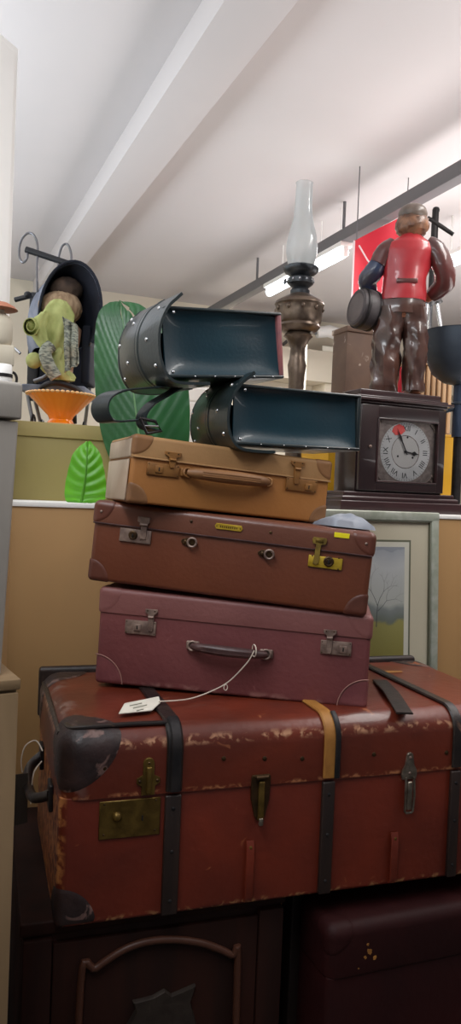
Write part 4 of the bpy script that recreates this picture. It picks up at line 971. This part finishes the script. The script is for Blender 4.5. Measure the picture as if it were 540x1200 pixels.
MB().lathe(pr+[(r_-.0016, z_) for r_, z_ in reversed(pr)], 40, cap0=False, cap1=False).build('chimney', M['chimney'], t, angle=80, label='clear glass chimney')

# ------------------------------------------------------------------ leaves
def leaf(name, label, cat, Y, base, tip, left, right, m, mr, parts=('blade', 'midrib'), veins=18, lean_=.06, cup=.02, notches=()):
    bp = at(base[0], base[1], Y); bp.z = ZT
    t = thing(name, label, cat, bp, FACE)
    fr_ = Fr(base[0], base[1], Y); fr_.P = bp
    fr_.py = base[1]
    H = len(left)-1
    Lp = spline([(a_, b_, 0) for a_, b_ in left], 10); Rp = spline([(a_, b_, 0) for a_, b_ in right], 10); n = len(Lp)-1
    mid = [Vector((base[0]+(tip[0]-base[0])*i/n+ (2.5*sin(pi*i/n)), base[1]+(tip[1]-base[1])*i/n, 0)) for i in range(n+1)]
    ml = 12
    def fn(u, v):
        i = int(round(u*n)); h = u
        if v < .5: P = mid[i].lerp(Lp[i], (0.5-v)*2)
        else: P = mid[i].lerp(Rp[i], (v-.5)*2)
        x, z = fr_.p(P.x, P.y); e_ = abs(v-.5)*2
        y = lean_*u*u + cup*(e_**1.5) + .0022*sin((u*1.0-.22*e_)*veins*2*pi)*(1-e_*.3)*min(1, e_*4)
        return (x, y, z)
    def keep(u, v):
        return not any(a0 < u < a1 and b0 < v < b1 for (a0, a1, b0, b1) in notches)
    b = MB().grid(fn, n, 28, keep=keep if notches else None, thick=.0012).build(parts[0], m, t, angle=80)
    MB().tube([Vector(fn(i/n, .5))+Vector((0, -.0022, 0)) for i in range(n+1)], [.004*(1-.8*i/n) for i in range(n+1)], 8).build(parts[1], mr, t)
    return t
leaf('leaf', 'large deep green artificial leaf with split tip, behind the satchels', 'leaf', 1.955, (172, 588), (138, 345),
     [(168, 588), (146, 566), (124, 525), (113, 480), (109, 430), (109, 388), (113, 360), (124, 347), (137, 344)], [(176, 588), (196, 572), (218, 530), (222, 475), (216, 430), (202, 395), (184, 368), (162, 349), (139, 344)], M['leaf'], M['leafpale'], veins=16, lean_=.05,
     notches=((.90, 1.0, .44, .475), (.84, 1.0, .74, .79), (.91, 1.0, .72, .81)))
leaf('leaf', 'small bright green artificial leaf, behind the white cabinet edge', 'leaf', 1.905, (95, 589), (101, 517),
     [(86, 589), (76, 586), (75, 570), (79, 548), (85, 529), (99, 516)], [(104, 589), (121, 586), (123, 568), (120, 548), (115, 530), (103, 516)], M['lime'], M['limerib'], veins=7, lean_=.02, cup=.012)

# ------------------------------------------------------------------ olive unit, bowl
YO = 2.07
a = at(10, 540, YO); b = at(205, 540, YO)
zo = at(70, 496, YO).z; zl = at(70, 513, YO).z
t = thing('shelf_unit', 'low olive-beige shelf unit with thick top board, on the left end of the tan cabinet', 'shelf', ((a.x+b.x)/2, YO, ZT))
w = (b.x-a.x)/2
MB().rbox(-w, w, .006, .50, 0, zl-ZT, .002, .001, .001, 2).build('back_board', M['olive'], t)
MB().rbox(-w, w, 0, .51, zl-ZT, zo-ZT, .002, .002, .002, 2).build('top_board', M['olivetop'], t)
bf = Fr(71, 495, 2.19); bf.P.z = zo
s_ = bf.s
t = thing('glass_bowl', 'orange glass footed bowl with scalloped rim, on the olive shelf unit', 'bowl', bf.P)
zz = lambda py: at(71, py, 2.19).z-zo
h = zz(463)
sc_ = lambda i, a_: 1+(.022*cos(24*a_) if i in (7, 8, 9, 10) else .008*cos(24*a_))
MB().lathe([(20*s_, 0), (21*s_, .003), (16*s_, .009), (13*s_, h*.22), (15*s_, h*.34), (22*s_, h*.52), (32*s_, h*.80), (38*s_, h*.97), (39.5*s_, h), (38.5*s_, h*.985), (30*s_, h*.78), (18*s_, h*.48), (.5*s_, h*.36)], 96, rad=sc_).build('bowl', M['orange'], t)
g = MB()
for i in range(44):
    a_ = 2*pi*i/44; g.ellipsoid((39*s_*cos(a_), 39*s_*sin(a_), h), .0062, .0062, .0042, 8, 6)
g.build('beaded_rim', M['amberpale'], t, label='pale beaded rim')
MB().lathe([(21*s_, .0), (24*s_, .002), (24*s_, .005), (19*s_, .008)], 48, cap0=False, cap1=False).build('foot_ring', M['amberpale'], t, label='pale glass foot')

# ------------------------------------------------------------------ doll pushchair
pfm = Fr(70, 495, 2.37); pfm.P.z = zo
t = thing('doll_pushchair', 'grey and navy hooded doll pushchair with curled chrome handles, on the olive shelf unit', 'pushchair', pfm.P, FACE)
q = pfm.q; s_ = pfm.s
def ring(cx_, cy_, rx_, ry_, y, rot=0, n=26, a0=-35, a1=215):
    out = []
    for i in range(n+1):
        a_ = radians(a0+(a1-a0)*i/n); u, v = rx_*cos(a_), ry_*sin(a_)
        out.append(q(cx_+u*cos(rot)-v*sin(rot), cy_-(u*sin(rot)+v*cos(rot)), y))
    return out
front = ring(89, 362, 35, 57, -.07, radians(-6)); mid_ = ring(77, 364, 35, 55, .0); mid2 = ring(60, 367, 33, 52, .06); bk_ = ring(45, 374, 25, 46, .12); bk2 = ring(40, 378, 9, 22, .15)
rings = [front, mid_, mid2, bk_, bk2]
def hoodgrid(k):
    def fn(u, v):
        x = u*4; i = min(int(x), 3); fpos = x-i; y = v*26; j = min(int(y), 25); g_ = y-j
        P = (Vector(rings[i][j]).lerp(Vector(rings[i][j+1]), g_)).lerp(Vector(rings[i+1][j]).lerp(Vector(rings[i+1][j+1]), g_), fpos)
        c = (Vector(q(70, 368, .03))); P = c+(P-c)*k
        return P + Vector((0, 0, .003*sin(u*18)))
    return fn
MB().grid(hoodgrid(1.0), 24, 40, thick=.003).build('hood', M['denim'], t, angle=70, label='grey denim hood')
MB().grid(hoodgrid(.965), 24, 40, thick=.002).build('hood_lining', M['navy'], t, angle=70, label='navy hood lining')
MB().tube([Vector(p) for p in front], .0045, 8).build('hood_rim', M['navy'], t)
# seat: back, side panels, seat pad
MB().rbox(q(18, 400)[0], q(32, 400)[0], .145, .18, q(25, 452)[2], q(25, 318)[2], .006, .006, .006, 4).build('side_panel', M['blackpl'], t)
MB().rbox(q(97, 400)[0], q(107, 400)[0], -.01, .10, q(100, 440)[2], q(100, 372)[2], .006, .006, .006, 4).build('side_panel', M['navy'], t)
MB().rbox(q(32, 400)[0], q(97, 400)[0], .150, .175, q(60, 450)[2], q(60, 330)[2], .008, .008, .008, 4).build('seat_back', M['navy'], t)
MB().rbox(q(30, 440)[0], q(104, 440)[0], -.05, .175, q(60, 452)[2], q(60, 443)[2], .01, .006, .006, 4).build('seat', M['denim'], t)
# chrome handles: two curls joined by the black grip bar
for pp in ([(42, 330), (42, 300), (43, 278), (39, 264), (31, 261), (23, 271), (21, 287), (25, 295), (30, 291), (31, 283)], [(84, 330), (83, 300), (82, 284), (78, 274), (72, 276), (68, 288), (67, 302), (68, 330)]):
    MB().tube(spline([q(a_, b_, .03) for a_, b_ in pp], 6), 1.5*s_, 8).build('curled_handle', M['steel'], t)
MB().tube([q(29, 280, .03), q(56, 289, .03), q(83, 298, .03)], 3.8*s_, 12).build('grip_bar', M['blackpl'], t)
# frame: legs, wheels, hinge and brake lever, footrest
for (ax_, ay_, bx_, by_, y0_, y1_) in ((30, 440, 40, 488, .08, .10), (100, 440, 92, 488, .08, .10), (35, 445, 46, 488, -.04, -.07), (99, 445, 88, 488, -.04, -.07)):
    lg = MB().tube([q(ax_, ay_, y0_), q(bx_, by_, y1_)], 2.2*s_, 8).build('leg', M['steel'], t)
    wx, wz = pfm.p(bx_, 488)
    MB().tube([(wx, y1_+.017*cos(a_), .0215+.017*sin(a_)) for a_ in [2*pi*i/24 for i in range(25)]], .0045, 8, caps=False).build('wheel', M['blackpl'], lg)
MB().tube([q(18, 341, .01), q(38, 337, .0)], 3*s_, 10).ellipsoid(q(34, 336, 0), .012, .012, .010, 14, 8).build('hinge', M['blackpl'], t)
MB().tube([q(16, 397, .01), q(24, 404, .005)], 1.8*s_, 8).build('brake_lever', M['chrome'], t)
MB().tube(spline([q(50, 462, -.05), q(58, 448, -.08), q(76, 444, -.10), q(96, 450, -.08), q(108, 462, -.05)]), 3.4*s_, 10).build('footrest_bar', M['blackpl'], t)
MB().tube(spline([q(108, 456, -.04), q(98, 460, -.06), q(93, 472, -.07), q(92, 488, -.06)]), 3.2*s_, 10).build('curved_arm', M['iron'], t)
MB().tube([q(47, 440, -.06), q(58, 437, -.07), q(68, 430, -.07)], 2.6*s_, 10).build('footrest_bracket', M['steel'], t)

# doll in the pushchair
d = thing('doll', 'brown-haired doll bundled in pale green cloth and grey knit, slumped in the pushchair', 'doll', pfm.P, FACE)
pts = [q(76, 430, .0)+(.030, .025), q(78, 400, .01)+(.030, .024), q(79, 375, .015)+(.026, .022), q(79, 362, .01)+(.012, .012), q(80, 348, -.005)+(.032, .032), q(80, 334, -.005)+(.030, .032),
       q(62, 378, .0)+(.012, .012), q(56, 400, -.03)+(.011, .011), q(62, 416, -.06)+(.009, .009), q(92, 378, .01)+(.012, .012), q(90, 398, -.01)+(.011, .011), q(84, 410, -.05)+(.009, .009),
       q(70, 436, -.03)+(.014, .014), q(68, 438, -.07)+(.012, .012), q(82, 436, -.03)+(.014, .014), q(84, 438, -.07)+(.012, .012)]
skin('body', pts, [(0, 1), (1, 2), (2, 3), (3, 4), (4, 5), (2, 6), (6, 7), (7, 8), (2, 9), (9, 10), (10, 11), (0, 12), (12, 13), (0, 14), (14, 15)], M['dollskin'], d)
x_, z_ = pfm.p(79, 331)
MB().ellipsoid((x_, -.004, z_), 19*s_, 17*s_, 15*s_, 36, 20, fn=lambda v: 1+.07*noise.noise(v*5)+.04*noise.noise(v*13)).build('hair', M['hairbrown'], d)
x_, z_ = pfm.p(74, 354)
def frf(v):
    st_ = .10*noise.noise(Vector((math.atan2(v.y, v.x)*7, v.z*1.5, 0)))+.05*noise.noise(Vector((math.atan2(v.y, v.x)*17, v.z, 3)))
    return 1+st_*(1.3 if v.z < 0 else .6)
MB().ellipsoid((x_, -.03, z_), 25*s_, 15*s_, 19*s_, 64, 22, fn=frf).build('hair_fringe', M['straw'], d, angle=80, label='matted pale straw coloured fringe')
def cloth(rows, yo, amp, k, seed, n=48):
    rings = []
    rows = dense(rows, 4)
    for i, (px_, py_, a_, b_) in enumerate(rows):
        x1_, z1_ = pfm.p(px_, py_); ring_ = []
        for j in range(n):
            th = 2*pi*j/n; f_ = 1+amp*sin(th*k+i*.16+seed)*(.4+.6*sin(i*.21+seed)**2)+amp*1.5*noise.noise(Vector((cos(th)*2.2+seed, sin(th)*2.2, i*.22)))
            ring_.append((x1_+a_*s_*cos(th)*f_, yo+b_*s_*sin(th)*f_, z1_))
        rings.append(ring_)
    return MB().loft(rings)
gw = cloth([(77, 349, 2, 2), (77, 351, 8, 7), (77, 357, 13, 11), (77, 366, 16, 12), (77, 378, 18, 13), (76, 390, 17, 13), (74, 402, 14, 11), (73, 410, 10, 9)], -.080, .15, 6, .4).build('green_wrap', M['greencloth'], d, angle=80, label='pale green cloth wrap in loose folds')
cloth([(64, 366, 4, 5), (60, 372, 8, 7), (57, 382, 9, 8), (58, 392, 9, 8), (62, 402, 7, 7), (66, 410, 4, 5)], -.105, .16, 5, 2).build('cloth_fold', M['greencloth'], gw)
cloth([(74, 400, 6, 6), (72, 408, 11, 9), (70, 418, 13, 10), (73, 428, 14, 10), (80, 437, 15, 9), (82, 441, 12, 7)], -.085, .14, 6, 5).build('cloth_skirt', M['greencloth'], gw)
sp_ = []
for i in range(37):
    a_ = 3.3*pi*i/36; r_ = (2.5+6.5*i/36)*s_; sp_.append((r_*cos(a_+2), r_*sin(a_+2)*1.25))
x_, z_ = pfm.p(52, 385)
MB().grid(lambda u, v: (x_+sp_[int(round(u*36))][0]-.012*v, -.155+.07*v, z_+sp_[int(round(u*36))][1]+.016*v), 36, 5, thick=.0022).build('cloth_roll', M['greencloth'], gw, angle=80)
MB().ellipsoid((x_-.004, -.10, z_+.006), 8*s_, .05, 9*s_, 20, 10).build('roll_core', M['greencloth'], gw)
x_, z_ = pfm.p(52, 420)
MB().ellipsoid((x_, -.115, z_), 9*s_, 8*s_, 9*s_, 24, 14, fn=lambda v: 1+.06*noise.noise(v*5)).build('green_knot', M['greencloth'], gw, label='round pale green knot')
def sh_(u, v):
    px_ = 80+(4+15*u)+6*v-(3*v*v); py_ = 372+8*u+ (62-18*u)*v
    x1_, z1_ = pfm.p(px_, py_); return (x1_, -.122+.010*u+.007*sin(u*14+v*3)+.006*sin(v*9), z1_)
MB().grid(sh_, 18, 24, thick=.003).build('knit_shawl', M['shawl'], d, angle=80, label='grey and white striped knit')
MB().tube(spline([q(72, 404, -.12), q(66, 412, -.13), q(70, 426, -.135), q(78, 440, -.13)]), 7*s_, 12).build('white_sleeve', M['shawl'], d)

# ------------------------------------------------------------------ left edge: white cupboard, grey crate, wooden box and oddments
def corner(px, py, Y): return at(px, py, Y)
wc_ = at(22, 55, 1.83); wz = at(22, 57, 1.83).z
t = thing('white_cupboard', 'tall white painted cupboard at the upper left edge', 'cupboard', (wc_.x, wc_.y, 0), 45)
MB().rbox(-.46, 0, 0, .30, .0, wz, .004, .004, .004, 3).build('carcass', M['white'], t)
MB().rbox(-.43, -.020, -.008, 0, .06, wz-.02, .003, .003, .003, 3).build('cupboard_door', M['white'], t)
YG = 1.13
ce = at(27, 449, YG); zt_ = ce.z; zb2 = at(6, 790, YG).z
t = thing('grey_crate', 'grey weathered wooden chest at the left edge, stacked on a pale box', 'crate', (ce.x-.001, ce.y, zb2), 14)
hh = zt_-zb2
MB().rbox(-.40, 0, 0, .26, 0, hh-.055, .006, .003, .003, 3).deform(lambda v: Vector((v.x-.016*(1-v.z/hh)*(1+v.x/.4), v.y, v.z))).build('chest_body', M['greycrate'], t)
MB().rbox(-.404, .0, -.006, .264, hh-.052, hh, .006, .006, .003, 3).build('chest_lid', M['greycrate'], t)
MB().rbox(-.36, -.31, -.012, -.004, hh-.09, hh-.03, .003, .002, .002, 2).build('hasp', M['iron'], t)
zs = zt_
pb = at(19, 800, YG); pbt = at(8, 795, YG)
t = thing('wooden_box', 'pale bare wood box on end at the left edge, under the grey chest', 'box', (pb.x, YG-.03, 0), 8)
MB().rbox(-.44, 0, .008, .32, 0, zb2-.016, .003, .002, .002, 2).build('box_body', M['paleboxwood'], t)
MB().rbox(-.45, .003, 0, .33, zb2-.016, zb2-.001, .003, .002, .002, 2).build('box_lid', M['paleboxwood'], t)
g = MB()
for xx in (-.44, -.04): g.rbox(xx, xx+.04, 0, .010, 0, zb2-.02, .002, .002, .002, 2)
g.build('corner_post', M['paleboxwood'], t)
# oddments on the chest
mf = Fr(3, 447, 1.25); mf.P.z = zs
t = thing('white_mug', 'white mug with dark band standing on the grey chest', 'mug', mf.P)
s_ = mf.s
MB().lathe([(10*s_, 0), (11*s_, .002), (10.5*s_, 30*s_), (9.8*s_, 31*s_), (9*s_, 28*s_), (9*s_, .005)], 28).build('cup', M['white'], t)
MB().tube([(11*s_+5*s_*sin(a_), 0, 15*s_-8*s_*cos(a_)) for a_ in [pi*i/12 for i in range(13)]], 1.6*s_, 8).build('mug_handle', M['iron'], t)
MB().lathe([(10.9*s_, 16*s_), (11.3*s_, 16*s_), (11.2*s_, 20*s_), (10.8*s_, 20*s_)], 28, cap0=False, cap1=False).build('dark_band', M['iron'], t)
lfm = Fr(2, 447, 1.40); lfm.P.z = zs
# small stacked boxes and a dome shade behind the mug
px0, px1 = at(-22, 430, 1.33), at(16, 430, 1.33)
t = thing('cardboard_box', 'beige box behind the white mug on the grey chest', 'box', ((px0.x+px1.x)/2, 1.345, zs))
w = (px1.x-px0.x)/2; hb = at(5, 402, 1.33).z-zs
MB().rbox(-w, w, 0, .034, 0, hb*.62, .003, .002, .002, 2).build('box_body', M['beige'], t)
MB().rbox(-w-.002, w+.002, -.002, .036, hb*.62, hb, .003, .002, .002, 2).build('box_lid', M['beige'], t)
t = thing('small_lamp', 'small lamp with terracotta shade standing on the beige box', 'lamp', ((px0.x+px1.x)/2+.004, 1.362, zs+hb))
hs_ = at(5, 357, 1.36).z-zs-hb
MB().lathe([(.018, 0), (.020, .003), (.022, .010), (.022, hs_*.5), (.019, hs_*.68), (.008, hs_*.8), (.006, hs_*.95)], 20).build('lamp_base', M['beige'], t)
MB().lathe([(.026, hs_*.86), (.0295, hs_*.88), (.024, hs_*.96), (.013, hs_*1.04), (.003, hs_*1.07)], 28).build('lamp_shade', M['shade'], t)

# ------------------------------------------------------------------ underneath: dark cabinet, stand, maroon trunk
CZ = .6525
ca = at(28, 1090, 1.34)
t = thing('carved_cabinet', 'dark reddish wood cabinet with arched panel, under the left half of the big trunk', 'cabinet', (ca.x, 1.345, 0), -4.469)
bpy.context.view_layer.update()
def q(px, py, y=0.): return onface(t, px, py, y)
cw = q(330, 1120)[0]
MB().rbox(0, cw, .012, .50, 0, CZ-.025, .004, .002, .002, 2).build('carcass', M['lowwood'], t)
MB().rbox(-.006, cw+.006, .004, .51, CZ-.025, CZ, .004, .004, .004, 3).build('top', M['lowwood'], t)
MB().rbox(.0, .05, -.002, .02, .02, CZ-.03, .003, .003, .003, 2).build('stile', M['lowwood'], t)
MB().rbox(cw-.05, cw, -.002, .02, .02, CZ-.03, .003, .003, .003, 2).build('stile', M['lowwood'], t)
dp = [q(94, 1200), q(94, 1150), q(112, 1132), q(150, 1108), q(190, 1099), q(235, 1103), q(270, 1117), q(277, 1128), q(276, 1200)]
zlow = .10
path = [(dp[0][0], -.006, zlow)]+[(a_, -.006, b_) for a_, b_ in dp[1:-1]]+[(dp[-1][0], -.006, zlow)]
dd = MB().rbox(.052, cw-.052, .0, .016, .04, CZ-.04, .003, .003, .003, 2).build('door', M['lowwood'], t)
MB().tube(spline(path[0:1]+path[1:], 6), .007, 10).build('arch_moulding', M['lowarch'], dd, label='raised arched moulding')
fld = [q(148, 1200), q(158, 1183), q(155, 1172), q(178, 1166), q(192, 1158), q(200, 1164), q(228, 1152), q(222, 1172), q(230, 1200)]
bc_ = q(190, 1215)
MB().prism([(a_, b_) for a_, b_ in fld]+[q(222, 1240), q(190, 1262), q(158, 1240)], -.010, .002, bev=.003).build('carving', M['lowcarve'], dd, label='dark metal-like carved emblem')
# dark stand supporting the right half of trunk
sa = at(335, 1100, 1.42)
t = thing('dark_stand', 'dark wooden stand in the shadow between cabinet and maroon trunk', 'stand', (sa.x, 1.40, 0), -4.469)
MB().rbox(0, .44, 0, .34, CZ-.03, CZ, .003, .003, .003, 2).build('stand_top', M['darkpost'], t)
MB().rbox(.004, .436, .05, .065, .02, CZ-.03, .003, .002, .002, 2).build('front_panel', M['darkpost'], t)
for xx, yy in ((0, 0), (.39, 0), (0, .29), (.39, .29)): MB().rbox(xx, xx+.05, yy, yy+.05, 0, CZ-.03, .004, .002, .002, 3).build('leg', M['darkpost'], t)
# maroon trunk
ma = at(386, 1110, 1.235); mz = at(405, 1084, 1.235).z
t = thing('maroon_trunk', 'dark maroon trunk with chipped paint, on the floor at the lower right', 'trunk', (ma.x, 1.235, 0), -2)
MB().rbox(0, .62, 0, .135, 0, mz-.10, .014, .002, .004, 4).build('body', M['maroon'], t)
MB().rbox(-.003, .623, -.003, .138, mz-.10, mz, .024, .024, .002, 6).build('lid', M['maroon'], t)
for sx, xx in ((1, -.003), (-1, .623)): corner_patch(MB(), (xx, -.003, mz), (sx, 1, -1), .055, .024, .0018).build('lid_corner', M['maroon'], t)
MB().rbox(.32, .38, -.008, -.001, mz-.14, mz-.07, .003, .002, .002, 2).build('lock_plate', M['brass_dark'], t)

bpy.context.view_layer.update()
for px, py, r_ in ((433, 1115, 5), (439, 1122, 3.2), (428, 1122, 2.6), (431, 1107, 2.2), (420, 1135, 1.3)):
    x_, z_ = onface(t, px, py, -.003)
    MB().prism([(x_+r_*.0012*(1+.35*random.uniform(-1, 1))*cos(2*pi*k/11), z_+r_*.0012*(1+.35*random.uniform(-1, 1))*sin(2*pi*k/11)) for k in range(11)], -.0034, -.0025).build('paint_chip', M['tanleather'], t, label='pale spot of chipped paint')
# ------------------------------------------------------------------ far background
t = thing('wall_poster', 'white paper notice on the far back wall, below the security camera', 'poster', at(391, 425, YB-.24))
a = at(378, 405, YB-.24)-t.location; b = at(405, 448, YB-.24)-t.location
MB().rbox(a.x, b.x, 0, .012, b.z, a.z, .003, .002, .002, 1).build('sheet', M['poster'], t)
p = at(385, 391, YB-.30)
t = thing('security_camera', 'small white wall security camera on the far pillar', 'camera', p)
MB().tube([(-.10, .02, 0), (.0, -.0, .02), (.13, -.06, -.02)], [.045, .05, .05], 16).build('camera_body', M['white'], t)
MB().tube([(.13, -.06, -.02), (.16, -.075, -.03)], .04, 14).build('lens', M['ink'], t)
MB().tube(spline([(-.10, .02, 0), (-.25, .05, -.02), (-.32, .20, -.10), (-.32, .27, -.12)]), .014, 8).build('bracket', M['steel'], t)
p = at(358, 385, 4.2); zt_ = p.z
t = thing('shelf_upright', 'perforated pale metal shelf upright in the far background', 'shelf upright', (p.x, 4.2, 0))
MB().rbox(-.018, .018, 0, .03, 0, zt_, .003, .002, .002, 1).build('upright', M['cream'], t)
g = MB()
for i in range(22): g.rbox(-.008, .008, -.002, .006, zt_-.05-i*.045, zt_-.03-i*.045, .002, .001, .001, 1)
g.build('slots', M['tray'], t)
# pale cabinet seen between leaf and satchel
p = at(222, 452, 3.0); p2 = at(262, 452, 3.0)
t = thing('filing_drawers', 'white drawer unit in the background between leaf and lower satchel', 'drawers', (p.x, 3.0, 0))
MB().rbox(-.12, p2.x-p.x, .006, .4, 0, p.z, .003, .003, .003, 1).build('carcass', M['white'], t)
for i in range(10): MB().rbox(-.11, p2.x-p.x-.01, 0, .008, p.z-.06-i*.06, p.z-.008-i*.06, .002, .002, .002, 1).build('drawer', M['white'], t)
# red banner
zc1 = 2.72
ba_ = at(415, 282, 3.0); bb_ = at(462, 258, 3.0); bl = at(416, 345, 3.0)
t = thing('red_banner', 'red cloth banner with a white line, hanging behind the figurine', 'banner', (ba_.x, 3.0, ba_.z))
wB = at(478, 300, 3.0).x-ba_.x
def bn(u, v):
    top = (bb_.z-ba_.z)*(u*wB/(bb_.x-ba_.x)); return (u*wB, .012*sin(u*9), top-(.30+top)*v)
MB().grid(bn, 24, 12, thick=.002).build('cloth', M['redcloth'], t, angle=80)
MB().grid(lambda u, v: (-.004+.008*v, -.002, -.30*u), 6, 1, thick=.003).build('white_hem', M['whitecloth'], t)
pA = at(417, 288, 2.995)-t.location; pB = at(440, 322, 2.995)-t.location
MB().tube([pA+Vector((.008, -.012, 0)), (pA+pB)/2+Vector((-.004, -.02, -.005)), pB+Vector((0, -.02, 0))], .004, 6).build('white_line', M['whitecloth'], t)
g = MB()
topz = bb_.z-ba_.z
for u in (.05, .95):
    tz = topz*(u*wB/(bb_.x-ba_.x)); g.tube([(u*wB, .004, tz-.004), (u*wB, .004, CEIL-ba_.z)], .0025, 6)
g.build('hanging_cord', M['steel'], t)

# cable tray with drop rods, fluorescent fittings
ZTR = 2.72
tA = atz(540, 203, ZTR); tB = atz(265, 355, ZTR); xt = (tA.x+tB.x)/2
t = thing('cable_tray', 'long grey metal cable tray hung on rods under the ceiling', 'cable tray', (xt, 0, ZTR))
MB().rbox(-.03, .03, .6, tB.y+.5, -.03, .03, .003, .003, .003, 2).build('channel', M['tray'], t)
for px, py in ((403, 279), (294, 335)):
    p = atz(px, py, ZTR); MB().tube([(0, p.y, .02), (0, p.y, CEIL-ZTR)], .008, 8).build('drop_rod', M['tray'], t)
MB().tube([(0, 1.2, .02), (0, 1.2, CEIL-ZTR)], .008, 8).build('drop_rod', M['tray'], t)
def fitting(px0, py0, px1, py1, lab, x=None):
    A = atz(px0, py0, ZTR-.07); B = atz(px1, py1, ZTR-.07); xx = x if x is not None else (A.x+B.x)/2
    t = thing('fluorescent_light', lab, 'ceiling light', (xx, B.y, ZTR-.03), group=None)
    ln = A.y-B.y
    MB().rbox(-.035, .035, 0, ln, -.024, .001, .004, .004, .006, 2).build('batten_body', M['white'], t)
    MB().tube([(0, .02, -.046), (0, ln-.02, -.046)], .026, 12).build('tube', M['tube'], t)
    g = MB(); g.rbox(-.012, .012, .0, .02, -.072, -.022, .003, .003, .003, 1).rbox(-.012, .012, ln-.02, ln, -.072, -.022, .003, .003, .003, 1); g.build('lamp_holder', M['white'], t)
    for yy in (.12, ln-.12): MB().tube([(.032, yy, -.01), (.032, yy, CEIL-ZTR+.03)], .003 if x is not None else .005, 8).build('drop_rod', M['white'], t)
    return t, xx, B.y, ln
fitting(309, 341, 340, 322, 'lit fluorescent tube under the tray, left of the lamp chimney', xt)
fitting(349, 318, 396, 291, 'lit fluorescent tube behind the lamp chimney', xt)
f3 = fitting(517, 318, 548, 290, 'lit fluorescent tube at the right edge beside the tripod mast')

# ------------------------------------------------------------------ light
def area(name, loc, rot, sx, sy, e_, col):
    l = bpy.data.lights.new(name, 'AREA'); l.shape = 'RECTANGLE'; l.size = sx; l.size_y = sy; l.energy = e_; l.color = col
    o = bpy.data.objects.new(name, l); COL.objects.link(o); o.location = loc; o.rotation_euler = rot; return o
area('ceiling_lamp_near', (-.2, .55, 2.62), (0, 0, 0), .3, 1.6, 22, (.94, .97, 1))
area('ceiling_lamp_over', (1.7, 1.1, 2.62), (0, 0, 0), .25, 1.6, 18, (1, .97, .93))
area('ceiling_lamp_far', (2.2, 4.2, 2.55), (0, 0, 0), .3, 3, 48, (1, .98, .95))
area('added_ceiling_fill_near', (-1.1, 2.2, 1.7), (pi, 0, 0), 1.2, 5, 125, (.84, .93, 1))  # added upward fill for the ceiling and beam side, no fitting here
area('added_ceiling_fill_far', (2.9, 1.6, 1.5), (pi, 0, 0), 1.6, 4.5, 96, (1, .95, .93))  # added unseen fill aimed up to lift the right side of the ceiling
w = bpy.data.worlds.new('room_ambience'); sc.world = w; w.use_nodes = True
w.node_tree.nodes['Background'].inputs[0].default_value = (.82, .85, .92, 1); w.node_tree.nodes['Background'].inputs[1].default_value = .16
sc.view_settings.view_transform = 'Standard'; sc.view_settings.look = 'None'; sc.view_settings.exposure = 0; sc.view_settings.gamma = 1
sc.cycles.use_denoising = True; sc.cycles.max_bounces = 8; sc.cycles.transparent_max_bounces = 12
